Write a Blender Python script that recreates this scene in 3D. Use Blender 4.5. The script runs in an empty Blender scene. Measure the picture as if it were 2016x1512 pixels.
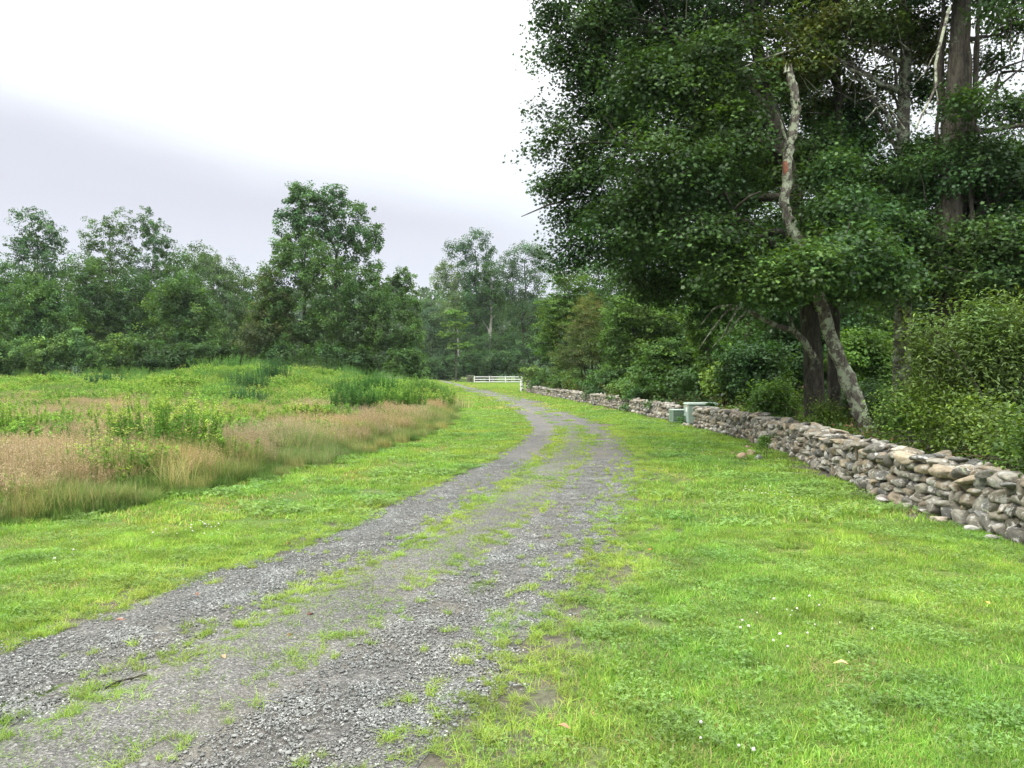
import bpy, bmesh, math, random
import numpy as np
from math import radians as R, pi

S = bpy.context.scene
C = S.collection
rng = np.random.default_rng(7)
random.seed(7)

# ------------------------------------------------------------------ camera
FPX, HY, CZ = 1500.0, 735.0, 1.70          # focal length in photo pixels, horizon row, eye height
cam = bpy.data.cameras.new('camera')
cam.sensor_width = 36; cam.lens = 36 * FPX / 2016; cam.clip_end = 3000; cam.clip_start = 0.05
co = bpy.data.objects.new('camera', cam); C.objects.link(co)
co.location = (0, 0, CZ)
co.rotation_euler = (R(90) - math.atan((756 - HY) / FPX), 0, 0)
S.camera = co

# ------------------------------------------------------------------ sun, sky, exposure
SUN_EL, SUN_AZ = R(42), R(-115)            # azimuth measured from +Y towards +X: sun stands behind left
sl = bpy.data.lights.new('sun', 'SUN'); sl.energy = 1.8; sl.angle = R(12); sl.color = (1.0, 0.95, 0.85)
so = bpy.data.objects.new('sun', sl); C.objects.link(so)
so.rotation_euler = (R(90) - SUN_EL, 0, pi - SUN_AZ)
so.location = (0, 0, 60)

W = bpy.data.worlds.new('World'); S.world = W; W.use_nodes = True
nt = W.node_tree; nt.nodes.clear()
def N(t, kind, **kw):
    n = t.nodes.new(kind)
    for k, v in kw.items(): setattr(n, k, v)
    return n
def setv(n, d):
    for k, v in d.items(): n.inputs[k].default_value = v
sky = N(nt, 'ShaderNodeTexSky', sky_type='NISHITA'); sky.sun_disc = False
sky.sun_elevation = SUN_EL; sky.sun_rotation = SUN_AZ
tc = N(nt, 'ShaderNodeTexCoord')
sep = N(nt, 'ShaderNodeSeparateXYZ'); nt.links.new(tc.outputs['Generated'], sep.inputs[0])
ramp = N(nt, 'ShaderNodeValToRGB'); cr = ramp.color_ramp
cr.elements[0].position = 0.0; cr.elements[0].color = (.178, .19, .212, 1)
cr.elements[1].position = 1.0; cr.elements[1].color = (1.2, 1.2, 1.2, 1)
for p, c in ((.16, (.205, .22, .242, 1)), (.30, (.25, .26, .27, 1)), (.45, (.40, .41, .42, 1)), (.7, (.85, .86, .87, 1))):
    e = cr.elements.new(p); e.color = c
nt.links.new(sep.outputs[2], ramp.inputs[0])
noi = N(nt, 'ShaderNodeTexNoise'); setv(noi, {'Scale': 2.2, 'Detail': 4, 'Roughness': .5})
mp = N(nt, 'ShaderNodeMapping'); mp.inputs['Scale'].default_value = (1, 1, 3.5)
nt.links.new(tc.outputs['Generated'], mp.inputs[0]); nt.links.new(mp.outputs[0], noi.inputs[0])
dot = N(nt, 'ShaderNodeVectorMath', operation='DOT_PRODUCT'); dot.inputs[1].default_value = (-.271, .1925, -.943)
nt.links.new(tc.outputs['Generated'], dot.inputs[0])
ma = N(nt, 'ShaderNodeMath', operation='MULTIPLY_ADD'); ma.inputs[1].default_value = .10; ma.inputs[2].default_value = -.05
nt.links.new(noi.outputs[0], ma.inputs[0])
ad = N(nt, 'ShaderNodeMath', operation='ADD'); nt.links.new(dot.outputs['Value'], ad.inputs[0]); nt.links.new(ma.outputs[0], ad.inputs[1])
mr = N(nt, 'ShaderNodeMapRange', interpolation_type='SMOOTHSTEP'); setv(mr, {'From Min': -.02, 'From Max': .06, 'To Min': 0, 'To Max': 1})
nt.links.new(ad.outputs[0], mr.inputs[0])
# second, paler band that lets the dark cloud dissolve towards the horizon
nm = N(nt, 'ShaderNodeMapRange'); setv(nm, {'From Min': .06, 'From Max': .2, 'To Min': .25, 'To Max': 1})
nt.links.new(sep.outputs[2], nm.inputs[0])
mk = N(nt, 'ShaderNodeMath', operation='MULTIPLY'); nt.links.new(mr.outputs[0], mk.inputs[0]); nt.links.new(nm.outputs[0], mk.inputs[1])
mixc = N(nt, 'ShaderNodeMix', data_type='RGBA'); mixc.inputs[7].default_value = (.170, .172, .194, 1)
nt.links.new(mk.outputs[0], mixc.inputs[0]); nt.links.new(ramp.outputs[0], mixc.inputs[6])
scl = N(nt, 'ShaderNodeVectorMath', operation='SCALE'); scl.inputs['Scale'].default_value = 31.8
nt.links.new(mixc.outputs[2], scl.inputs[0])
mx2 = N(nt, 'ShaderNodeMix', data_type='RGBA'); mx2.inputs[0].default_value = .93
nt.links.new(sky.outputs[0], mx2.inputs[6]); nt.links.new(scl.outputs[0], mx2.inputs[7])
bg = N(nt, 'ShaderNodeBackground'); bg.inputs[1].default_value = .10
nt.links.new(mx2.outputs[2], bg.inputs[0])
wo = N(nt, 'ShaderNodeOutputWorld'); nt.links.new(bg.outputs[0], wo.inputs[0])

S.view_settings.view_transform = 'Standard'; S.view_settings.look = 'None'
S.view_settings.exposure = 0.52; S.view_settings.gamma = 1.0
S.render.engine = 'CYCLES'
cy = S.cycles
cy.max_bounces = 7; cy.diffuse_bounces = 3; cy.glossy_bounces = 2; cy.transmission_bounces = 4
cy.transparent_max_bounces = 4; cy.volume_bounces = 1
cy.use_denoising = True; cy.denoiser = 'OPENIMAGEDENOISE'; cy.denoising_input_passes = 'RGB_ALBEDO_NORMAL'; cy.denoising_prefilter = 'ACCURATE'
cy.caustics_reflective = False; cy.caustics_refractive = False

# ------------------------------------------------------------------ geometry helpers
def px(x, y, D):
    """world point seen at photo pixel x, y at distance D"""
    return np.array([(x - 1008) / FPX * D, D, CZ - (y - HY) / FPX * D])
def unit(v): return v / np.maximum(np.linalg.norm(v, axis=-1, keepdims=True), 1e-9)

class MB:
    """collects polygons with a colour each and links them as one mesh object"""
    def __init__(s): s.v = []; s.f = []; s.c = []; s.n = 0; s.m = []
    def add(s, v, f, col=(.5, .5, .5), mi=0):
        v = np.asarray(v, float).reshape(-1, 3); f = np.asarray(f, int)
        s.v.append(v); s.f.append(f + s.n); s.n += len(v)
        c = np.asarray(col, float)
        if c.ndim == 1: c = np.broadcast_to(c, (len(f), 3))
        s.c.append(c); s.m.append(np.full(len(f), mi, dtype=np.int32))
    def build(s, name, mats, parent=None, smooth=False, origin=None):
        me = bpy.data.meshes.new(name)
        v = np.concatenate(s.v).astype(np.float32)
        if origin is not None: v = v - np.asarray(origin, np.float32)
        me.vertices.add(len(v)); me.vertices.foreach_set('co', v.ravel())
        tot = np.concatenate([np.full(len(f), f.shape[1]) for f in s.f]).astype(np.int32)
        idx = np.concatenate([f.ravel() for f in s.f]).astype(np.int32)
        me.loops.add(len(idx)); me.loops.foreach_set('vertex_index', idx)
        st = np.concatenate([[0], np.cumsum(tot)[:-1]]).astype(np.int32)
        me.polygons.add(len(tot)); me.polygons.foreach_set('loop_start', st); me.polygons.foreach_set('loop_total', tot)
        me.polygons.foreach_set('material_index', np.concatenate(s.m))
        if smooth: me.polygons.foreach_set('use_smooth', np.ones(len(tot), bool))
        a = me.attributes.new('col', 'FLOAT_VECTOR', 'FACE')
        a.data.foreach_set('vector', np.concatenate(s.c).astype(np.float32).ravel())
        me.update(calc_edges=True); me.validate()
        for m in (mats if isinstance(mats, (list, tuple)) else [mats]): me.materials.append(m)
        o = bpy.data.objects.new(name, me)
        if parent is not False: C.objects.link(o)
        if parent: o.parent = parent
        elif origin is not None: o.location = origin
        return o

def tag(o, label, cat=None, group=None, kind=None):
    if label: o['label'] = label
    if cat: o['category'] = cat
    if group: o['group'] = group
    if kind: o['kind'] = kind
    return o
def thing(name, label, cat, loc, group=None, rz=0):
    o = bpy.data.objects.new(name, None); C.objects.link(o); o.empty_display_size = .3
    o.location = loc; o.rotation_euler = (0, 0, rz)
    return tag(o, label, cat, group)

def tube(mb, pts, rad, sides=7, col=(.5, .5, .5), rough=0.0, mi=0, cap=True):
    pts = np.asarray(pts, float); n = len(pts); rad = np.broadcast_to(np.asarray(rad, float), (n,))
    t = np.gradient(pts, axis=0); t = unit(t)
    ref = np.array([0.0, 1, 0]) if abs(t[0, 1]) < .8 else np.array([1.0, 0, 0])
    a = unit(np.cross(t, ref)); b = np.cross(t, a)
    ang = np.linspace(0, 2 * pi, sides, endpoint=False)
    rr = rad[:, None] * (1 + rough * rng.normal(size=(n, sides)))
    v = pts[:, None] + rr[..., None] * (np.cos(ang)[None, :, None] * a[:, None] + np.sin(ang)[None, :, None] * b[:, None])
    i = np.arange(n - 1)[:, None] * sides; j = np.arange(sides)[None]
    f = np.stack([i + j, i + (j + 1) % sides, i + sides + (j + 1) % sides, i + sides + j], -1).reshape(-1, 4)
    mb.add(v.reshape(-1, 3), f, col, mi)
    if cap:
        mb.add(v[-1], np.arange(sides)[None], col if np.ndim(col) == 1 else (.5, .5, .5), mi)
        mb.add(v[0], np.arange(sides)[::-1][None], col if np.ndim(col) == 1 else (.5, .5, .5), mi)

def bez(p0, p1, p2, n=6):
    t = np.linspace(0, 1, n)[:, None]
    return (1 - t) ** 2 * p0 + 2 * t * (1 - t) * p1 + t * t * p2

LEAF = {'plain': np.array([[0, 0, 0], [-.32, .45, .08], [0, 1, -.05], [.32, .45, .08]]),
        'lance': np.array([[0, 0, 0], [-.16, .4, .05], [0, 1, -.12], [.16, .4, .05]]),
        'maple': np.array([[0, .05, 0], [-.42, .02, .03], [-.28, .30, .06], [-.52, .62, -.04], [-.18, .62, .04], [0, 1.05, -.1], [.18, .62, .04], [.52, .62, -.04], [.28, .30, .06], [.42, .02, .03]])}
def leaves(mb, pos, nrm, size, col, shape='plain'):
    T = LEAF[shape]; n = len(pos); k = len(T)
    r = rng.normal(size=(n, 3)); t = unit(np.cross(nrm, r)); b = np.cross(nrm, t)
    sz = np.broadcast_to(size, (n,))[:, None, None]
    v = pos[:, None] + sz * (T[None, :, 0:1] * b[:, None] + (T[None, :, 1:2] - .5) * t[:, None] + T[None, :, 2:3] * nrm[:, None])
    mb.add(v.reshape(-1, 3), np.arange(n * k).reshape(n, k), col)

def vnoise(x, y, sc, seed=0):
    """smooth pseudo noise 0..1 from summed sines"""
    r = np.random.default_rng(seed); o = np.zeros_like(np.asarray(x, float)); A = 0
    for k in range(7):
        a = r.uniform(0, 2 * pi); f = r.uniform(.6, 2.4) / sc; p = r.uniform(0, 2 * pi); w = 1 / (1 + f * sc * .5)
        o = o + w * np.sin((x * np.cos(a) + y * np.sin(a)) * f * 2 + p + 1.3 * np.sin((x * np.sin(a) - y * np.cos(a)) * f * 1.1 + p * 2)); A += w * .75
    return np.clip(o / A * .5 + .5, 0, 1)
def sstep(a, b, x): t = np.clip((x - a) / (b - a), 0, 1); return t * t * (3 - 2 * t)

# ------------------------------------------------------------------ plan of the place (X as a function of distance Y)
def poly(pts):
    p = np.array(pts); return lambda y: np.interp(y, p[:, 0], p[:, 1])
road_l = poly([(-6, -8.6), (0, -5.2), (2.5, -4.0), (4.59, -3.09), (5.93, -2.68), (7.39, -2.01), (10.2, -1.48), (12.5, -.9), (15, -.42), (18.9, .22), (23.2, .62), (30, .5), (42.5, -.55), (55, -1.9), (72.9, -4.2), (90, -6.2), (111, -9.4), (135, -14), (160, -20)])
road_r = poly([(-6, -4.0), (0, -1.7), (2.5, -.75), (3.83, -.17), (5.15, .22), (6.8, .78), (9.62, 1.42), (12.4, 2.0), (15, 2.5), (18.9, 2.9), (23.2, 2.97), (28.3, 2.68), (42.5, 1.7), (55, .45), (72, -1.9), (90, -4.2), (111, -7.2), (135, -11.6), (160, -17)])
meadow_e = poly([(-6, -14), (0, -10.5), (5, -7.6), (8.5, -5.71), (9.1, -5.04), (10.7, -4.64), (12.9, -3.82), (15.9, -3.27), (20.9, -2.3), (28, -2.1), (45.5, -3.2), (60, -5.0), (91, -9.6), (130, -19)])
wall_x = poly([(1, 5.15), (3, 5.12), (7.5, 5.04), (10.4, 4.95), (13.5, 5.37), (16, 5.75), (19.6, 5.85), (23.8, 5.66), (26.8, 5.5), (32.3, 5.16), (40.5, 4.45), (54, 2.85), (69, 1.24), (72, .95)])
def H(x, y):
    x = np.asarray(x, float); y = np.asarray(y, float)
    h = .85 * np.exp(-(((x + 19.5) / 7) ** 2 + ((y - 56) / 9) ** 2))
    h = h + .25 * np.exp(-(((x + 10.5) / 4) ** 2 + ((y - 46) / 7) ** 2)) * sstep(-3, -7, x)
    h = h + .55 * sstep(26, 62, y) * sstep(5, 16, -x)
    h = h + .12 * (vnoise(x, y, 5, 3) - .5) * sstep(1.5, 5, meadow_e(y) - x) * sstep(2, 10, y)
    h = h + .3 * (vnoise(x, y, 9, 4) - .5) * sstep(2, 8, x - wall_x(np.minimum(y, 72)))
    return h

# ------------------------------------------------------------------ materials
def new_mat(name):
    m = bpy.data.materials.new(name); m.use_nodes = True; t = m.node_tree; t.nodes.clear()
    out = N(t, 'ShaderNodeOutputMaterial'); return m, t, out
def ramp_node(t, stops, src=None):
    r = N(t, 'ShaderNodeValToRGB'); c = r.color_ramp
    while len(c.elements) > 1: c.elements.remove(c.elements[-1])
    c.elements[0].position = stops[0][0]; c.elements[0].color = (*stops[0][1], 1)
    for p, col in stops[1:]:
        e = c.elements.new(p); e.color = (*col, 1)
    if src: t.links.new(src, r.inputs[0])
    return r
def noise(t, scale, detail=4, rough=.55, vec=None, dist=0):
    n = N(t, 'ShaderNodeTexNoise'); setv(n, {'Scale': scale, 'Detail': detail, 'Roughness': rough, 'Distortion': dist})
    if vec is not None: t.links.new(vec, n.inputs[0])
    return n
def mixn(t, fac, a, b, blend='MIX'):
    m = N(t, 'ShaderNodeMix', data_type='RGBA', blend_type=blend)
    for i, s in ((0, fac), (6, a), (7, b)):
        if isinstance(s, (int, float)): m.inputs[i].default_value = s
        elif isinstance(s, tuple): m.inputs[i].default_value = (*s, 1)
        else: t.links.new(s, m.inputs[i])
    return m.outputs[2]
def principled(t, out, col, rough=.8, bump=None, bs=.4, bd=.02, spec=.3):
    p = N(t, 'ShaderNodeBsdfPrincipled')
    if isinstance(col, tuple): p.inputs['Base Color'].default_value = (*col, 1)
    else: t.links.new(col, p.inputs['Base Color'])
    p.inputs['Roughness'].default_value = rough; p.inputs['Specular IOR Level'].default_value = spec
    if bump is not None:
        b = N(t, 'ShaderNodeBump'); setv(b, {'Strength': bs, 'Distance': bd}); t.links.new(bump, b.inputs['Height']); t.links.new(b.outputs[0], p.inputs['Normal'])
    t.links.new(p.outputs[0], out.inputs[0]); return p

def foliage_mat(name, trans=.35, gloss=.06, lo=.75, hi=1.3, sc=.9, warm=(1.25, 1.1, .7), cool=(.8, .95, 1.05), wsc=.35, grough=.45, tt=(1.35, 1.3, .5)):
    m, t, out = new_mat(name)
    at = N(t, 'ShaderNodeAttribute', attribute_name='col'); geo = N(t, 'ShaderNodeNewGeometry')
    n1 = noise(t, sc, 3, .6, geo.outputs['Position']); n2 = noise(t, wsc, 3, .55, geo.outputs['Position'])
    r1 = ramp_node(t, [(.3, (lo,) * 3), (.7, (hi,) * 3)], n1.outputs[0]); r2 = ramp_node(t, [(.35, cool), (.65, warm)], n2.outputs[0])
    c = mixn(t, 1.0, at.outputs['Vector'], r1.outputs[0], 'MULTIPLY'); c = mixn(t, 1.0, c, r2.outputs[0], 'MULTIPLY')
    d = N(t, 'ShaderNodeBsdfDiffuse'); tr = N(t, 'ShaderNodeBsdfTranslucent'); g = N(t, 'ShaderNodeBsdfGlossy'); g.inputs['Roughness'].default_value = grough
    t.links.new(c, d.inputs[0])
    tcx = mixn(t, 1.0, c, tt, 'MULTIPLY'); t.links.new(tcx, tr.inputs[0]); g.inputs[0].default_value = (.8, .85, .8, 1)
    a = N(t, 'ShaderNodeMixShader'); a.inputs[0].default_value = trans; t.links.new(d.outputs[0], a.inputs[1]); t.links.new(tr.outputs[0], a.inputs[2])
    b = N(t, 'ShaderNodeMixShader'); b.inputs[0].default_value = gloss; t.links.new(a.outputs[0], b.inputs[1]); t.links.new(g.outputs[0], b.inputs[2])
    t.links.new(b.outputs[0], out.inputs[0]); return m
M_leaf = foliage_mat('leaf_foliage', .34, .025, .7, 1.35, .9, (1.25, 1.12, .75), (.88, .98, .92), .3)
M_lawn = foliage_mat('lawn_blades', .40, .015, .68, 1.3, 2.2, (1.2, 1.04, .9), (.85, .93, .85), .42, tt=(1.2, 1.2, .7))
M_mead = foliage_mat('meadow_stalks', .35, .01, .8, 1.2, .7, (1.12, 1.02, .9), (.92, 1, .98), .3, tt=(1.15, 1.1, .85))

def bark_mat(name, dark, light, lichen, lfac=.5, sc=1.0):
    m, t, out = new_mat(name); geo = N(t, 'ShaderNodeTexCoord')
    mpn = N(t, 'ShaderNodeMapping'); mpn.inputs['Scale'].default_value = (1, 1, .22); t.links.new(geo.outputs['Object'], mpn.inputs[0])
    n1 = noise(t, 14 * sc, 6, .7, mpn.outputs[0], .4); r1 = ramp_node(t, [(.35, dark), (.65, light)], n1.outputs[0])
    n2 = noise(t, 2.6 * sc, 6, .72, geo.outputs['Object']); r2 = ramp_node(t, [(lfac, (0, 0, 0)), (lfac + .07, (1, 1, 1))], n2.outputs[0])
    c = mixn(t, r2.outputs[0], r1.outputs[0], lichen)
    principled(t, out, c, .9, n1.outputs[0], .9, .04, .1); return m
M_bark = bark_mat('grey_brown_bark', (.028, .025, .02), (.105, .095, .075), (.17, .19, .13), .58)
M_lich = bark_mat('lichen_spotted_bark', (.06, .05, .04), (.20, .18, .15), (.40, .44, .31), .485, 2.2)
M_pale = bark_mat('pale_birch_bark', (.16, .15, .13), (.42, .40, .36), (.5, .5, .46), .55)
m, t, out = new_mat('torn_red_wood'); tcx_ = N(t, 'ShaderNodeTexCoord'); nn = noise(t, 30, 4, .6, tcx_.outputs['Object'])
principled(t, out, ramp_node(t, [(.3, (.16, .05, .03)), (.7, (.32, .15, .09))], nn.outputs[0]).outputs[0], .85, nn.outputs[0], .5, .01); M_red = m

def stone_mat():
    m, t, out = new_mat('lichened_field_stone'); geo = N(t, 'ShaderNodeNewGeometry'); P = geo.outputs['Position']
    at = N(t, 'ShaderNodeAttribute', attribute_name='col')
    n1 = noise(t, 16, 6, .7, P); r1 = ramp_node(t, [(.3, (.62,) * 3), (.7, (1.35,) * 3)], n1.outputs[0])
    c = mixn(t, 1.0, at.outputs['Vector'], r1.outputs[0], 'MULTIPLY')
    n2 = noise(t, 5.5, 6, .75, P, .5); r2 = ramp_node(t, [(.53, (0, 0, 0)), (.60, (1, 1, 1))], n2.outputs[0])
    c = mixn(t, r2.outputs[0], c, (.44, .43, .39))
    n3 = noise(t, 9, 5, .7, P); r3 = ramp_node(t, [(.60, (0, 0, 0)), (.66, (.8, .8, .8))], n3.outputs[0])
    c = mixn(t, r3.outputs[0], c, (.25, .28, .17))
    n4 = noise(t, 45, 5, .7, P)
    principled(t, out, c, .92, mixn(t, .5, n1.outputs[0], n4.outputs[0]), .8, .03, .15); return m
M_stone = stone_mat()

def ground_mat():
    m, t, out = new_mat('turf_and_soil'); geo = N(t, 'ShaderNodeNewGeometry'); P = geo.outputs['Position']
    big = noise(t, .45, 4, .6, P); fine = noise(t, 22, 6, .75, P); mid = noise(t, 3, 5, .65, P)
    g = ramp_node(t, [(.3, (.07, .12, .025)), (.5, (.10, .16, .035)), (.72, (.15, .17, .05))], big.outputs[0]).outputs[0]
    g2 = mixn(t, 1.0, g, ramp_node(t, [(.3, (.45,) * 3), (.7, (1.35,) * 3)], fine.outputs[0]).outputs[0], 'MULTIPLY')
    soil = ramp_node(t, [(.3, (.06, .055, .042)), (.7, (.17, .155, .125))], fine.outputs[0]).outputs[0]
    at = N(t, 'ShaderNodeAttribute', attribute_name='soil')
    k = N(t, 'ShaderNodeMath', operation='MULTIPLY_ADD'); k.inputs[1].default_value = .35; t.links.new(mid.outputs[0], k.inputs[0]); t.links.new(at.outputs['Fac'], k.inputs[2])
    f = ramp_node(t, [(.28, (0, 0, 0)), (.75, (1, 1, 1))], k.outputs[0]).outputs[0]
    principled(t, out, mixn(t, f, g2, soil), .95, fine.outputs[0], .6, .03, .1); return m
M_ground = ground_mat()

def gravel_mat():
    m, t, out = new_mat('crushed_slate_gravel'); geo = N(t, 'ShaderNodeNewGeometry'); P = geo.outputs['Position']
    vo = N(t, 'ShaderNodeTexVoronoi'); vo.inputs['Scale'].default_value = 95; t.links.new(P, vo.inputs['Vector'])
    cc = N(t, 'ShaderNodeSeparateColor'); t.links.new(vo.outputs['Color'], cc.inputs[0])
    c = ramp_node(t, [(0, (.065, .064, .060)), (.55, (.135, .132, .122)), (.9, (.20, .196, .18)), (1, (.30, .30, .28))], cc.outputs[0]).outputs[0]
    n = noise(t, 90, 4, .7, P); c = mixn(t, 1.0, c, ramp_node(t, [(.3, (.6,) * 3), (.7, (1.3,) * 3)], n.outputs[0]).outputs[0], 'MULTIPLY')
    at = N(t, 'ShaderNodeAttribute', attribute_name='wear')
    n2 = noise(t, 1.7, 5, .65, P); k = N(t, 'ShaderNodeMath', operation='MULTIPLY'); t.links.new(n2.outputs[0], k.inputs[0]); t.links.new(at.outputs['Fac'], k.inputs[1])
    dirt = ramp_node(t, [(.43, (0, 0, 0)), (.68, (.6,) * 3)], k.outputs[0]).outputs[0]
    c = mixn(t, dirt, c, mixn(t, n.outputs[0], (.13, .12, .095), (.235, .215, .17)))
    n5 = noise(t, .6, 4, .6, P); c = mixn(t, 1.0, c, ramp_node(t, [(.35, (.82,) * 3), (.65, (1.2, 1.19, 1.17))], n5.outputs[0]).outputs[0], 'MULTIPLY')
    principled(t, out, c, .85, vo.outputs['Distance'], .9, .012, .25); return m
M_gravel = gravel_mat()
def simple(name, col, rough=.6, spec=.3, nsc=20, var=.15, bs=.1):
    m, t, out = new_mat(name); g = N(t, 'ShaderNodeTexCoord'); n = noise(t, nsc, 4, .6, g.outputs['Object'])
    c = mixn(t, 1.0, col, ramp_node(t, [(.3, (1 - var,) * 3), (.7, (1 + var,) * 3)], n.outputs[0]).outputs[0], 'MULTIPLY')
    principled(t, out, c, rough, n.outputs[0], bs, .005, spec); return m
M_chip = foliage_mat('slate_chip', 0.0, .05, .8, 1.2, 3, (1.03, 1.0, .95), (.98, 1, .99), .8, .5)
M_white = simple('white_vinyl_paint', (.82, .82, .80), .5, .3, 8, .05)
M_genlt = simple('grey_green_enamel', (.29, .37, .32), .45, .4, 5, .08)
M_gencap = simple('pale_green_enamel', (.40, .49, .42), .45, .4, 5, .06)
M_acg = simple('sage_green_enamel', (.22, .33, .24), .5, .4, 5, .08)
M_dark = simple('dark_recess', (.02, .025, .02), .8, .1)
M_label = simple('white_sticker', (.75, .75, .72), .5)
M_lab2 = simple('pink_sticker', (.62, .42, .36), .5)
M_conc = simple('mossy_concrete', (.12, .12, .10), .9, .1, 12, .3, .4)

# ------------------------------------------------------------------ ground and driveway
def ground():
    ys = np.concatenate([np.arange(-30, 0, .8), np.arange(0, 30, .25), np.arange(30, 100, .8), np.arange(100, 180, 4), np.geomspace(180, 480, 14)])
    xs = np.concatenate([-np.geomspace(330, 40, 18), np.arange(-38, -8, .8), np.arange(-8, 8, .25), np.arange(8, 40, .8), np.geomspace(40, 330, 18)])
    X, Y = np.meshgrid(xs, ys); Z = H(X, Y)
    n, mm = X.shape; v = np.stack([X, Y, Z], -1).reshape(-1, 3)
    i = np.arange(n - 1)[:, None] * mm + np.arange(mm - 1)[None]
    f = np.stack([i, i + 1, i + mm + 1, i + mm], -1).reshape(-1, 4)
    b = MB(); b.add(v, f); o = b.build('ground', M_ground, smooth=True)
    x, y = v[:, 0], v[:, 1]
    s = np.maximum(sstep(0, .8, x - wall_x(np.minimum(y, 72)) - .2) * (y < 90), sstep(.1, .8, meadow_e(y) - x) * .5)
    s = np.maximum(s, .9 * np.exp(-((x - wall_x(np.minimum(y, 72)) + .1) / .35) ** 2) * (y < 72))
    s = np.maximum(s, .6 * np.exp(-(np.minimum(np.abs(x - road_l(y)), np.abs(x - road_r(y))) / .75) ** 2))
    a = o.data.attributes.new('soil', 'FLOAT', 'POINT'); a.data.foreach_set('value', s.astype(np.float32))
    tag(o, None, kind='structure')
ground()
def driveway():
    ys = np.concatenate([np.arange(-6, 25, .2), np.arange(25, 160, 1.0)])
    u = np.linspace(0, 1, 17)
    L = road_l(ys); Rr = road_r(ys)
    jl = .12 * (vnoise(ys, ys * 0, .5, 8) - .5) + .2 * (vnoise(ys, ys * 0, 2, 9) - .5); jr = .15 * (vnoise(ys, ys * 0, .5, 10) - .5) + .25 * (vnoise(ys, ys * 0, 2, 11) - .5)
    L = L + jl; Rr = Rr + jr
    X = L[:, None] + (Rr - L)[:, None] * u[None]; Y = np.repeat(ys[:, None], 17, 1)
    U = np.repeat(u[None], len(ys), 0)
    Z = .012 + H(X, Y) + .03 * np.exp(-((U - .5) / .12) ** 2) - .01 * np.exp(-((U - .25) / .1) ** 2) - .01 * np.exp(-((U - .76) / .1) ** 2) + .012 * (vnoise(X, Y, .6, 12) - .5)
    Z[:, 0] = Z[:, -1] = .004
    n, mm = X.shape; i = np.arange(n - 1)[:, None] * mm + np.arange(mm - 1)[None]
    f = np.stack([i, i + 1, i + mm + 1, i + mm], -1).reshape(-1, 4)
    b = MB(); b.add(np.stack([X, Y, Z], -1).reshape(-1, 3), f); o = b.build('driveway', M_gravel, smooth=True)
    wv = (.55 + .6 * np.exp(-((U - .27) / .13) ** 2) + .6 * np.exp(-((U - .72) / .16) ** 2)).ravel()
    a = o.data.attributes.new('wear', 'FLOAT', 'POINT'); a.data.foreach_set('value', wv.astype(np.float32))
    tag(o, None, kind='structure')
driveway()
def hill():
    xs = np.linspace(-330, 330, 90); ys = np.linspace(300, 470, 30); X, Y = np.meshgrid(xs, ys)
    Z = 40 * np.exp(-((Y - 400) / 48) ** 2) * (.8 + .3 * vnoise(X, Y, 70, 21)) + 3 * (vnoise(X, Y, 5, 22) - .5) - 1.0
    n, mm = X.shape; i = np.arange(n - 1)[:, None] * mm + np.arange(mm - 1)[None]
    f = np.stack([i, i + 1, i + mm + 1, i + mm], -1).reshape(-1, 4)
    m, t, out = new_mat('wooded_hillside'); g = N(t, 'ShaderNodeNewGeometry'); nn = noise(t, .35, 6, .7, g.outputs['Position'])
    principled(t, out, ramp_node(t, [(.3, (.02, .045, .02)), (.7, (.06, .11, .04))], nn.outputs[0]).outputs[0], 1, nn.outputs[0], 1, 3, 0)
    b = MB(); b.add(np.stack([X, Y, Z], -1).reshape(-1, 3), f); tag(b.build('hill', m, smooth=True), None, kind='structure')
    # its woodland, nobody could count the crowns
    b = MB(); k = 9000; x = rng.uniform(-150, 60, k); y = rng.uniform(345, 400, k)
    z = 40 * np.exp(-((y - 400) / 48) ** 2) * (.8 + .3 * vnoise(x, y, 70, 21)) + rng.uniform(0, 7, k)
    leaves(b, np.stack([x, y, z], -1), unit(rng.normal(size=(k, 3)) + [0, -.5, 1]), rng.uniform(1.5, 3.5, k), np.array([.05, .1, .04]) * rng.uniform(.6, 1.3, (k, 1)))
    tag(b.build('distant_woods', M_leaf), 'hazy wooded hill showing through the gap between the trees', 'woods', kind='stuff')
hill()

# ------------------------------------------------------------------ trees and shrubs
def jitcol(col, n, cl=None, a=.18):
    c = np.asarray(col)[None] * (1 + rng.normal(size=(n, 1)) * a)
    if cl is not None: c = c * cl
    return np.clip(c, .004, .8)
def crown_pts(lobes, D, nc, shell, zmin, base):
    L = []
    for l in lobes:
        c = px(l[0], l[1], D + (l[4] if len(l) > 4 else 0)); s = (D + (l[4] if len(l) > 4 else 0)) / FPX
        rx, rz = l[2] * s, l[3] * s; L.append((c, np.array([rx, (rx + rz) / 2, rz]), rx * rz + .3 * rx * rx))
    w = np.array([l[2] for l in L]); w = w / w.sum(); k = rng.choice(len(L), nc, p=w)
    cen = np.array([l[0] for l in L])[k]; rad = np.array([l[1] for l in L])[k]
    d = unit(rng.normal(size=(nc, 3)) + [0, 0, .25]); r = shell + (1 - shell) * rng.random((nc, 1)) ** .8
    r = r * (1 + .18 * np.sin(d[:, :1] * 5 + k[:, None]) * np.cos(d[:, 2:] * 6 + k[:, None] * 2))
    out_ = rng.random((nc, 1)) < .16; r = np.where(out_, 1.0 + .32 * rng.random((nc, 1)), r); p = cen + d * r * rad
    ok = p[:, 2] > zmin; return p[ok], d[ok]
DENS = 1.7
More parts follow.
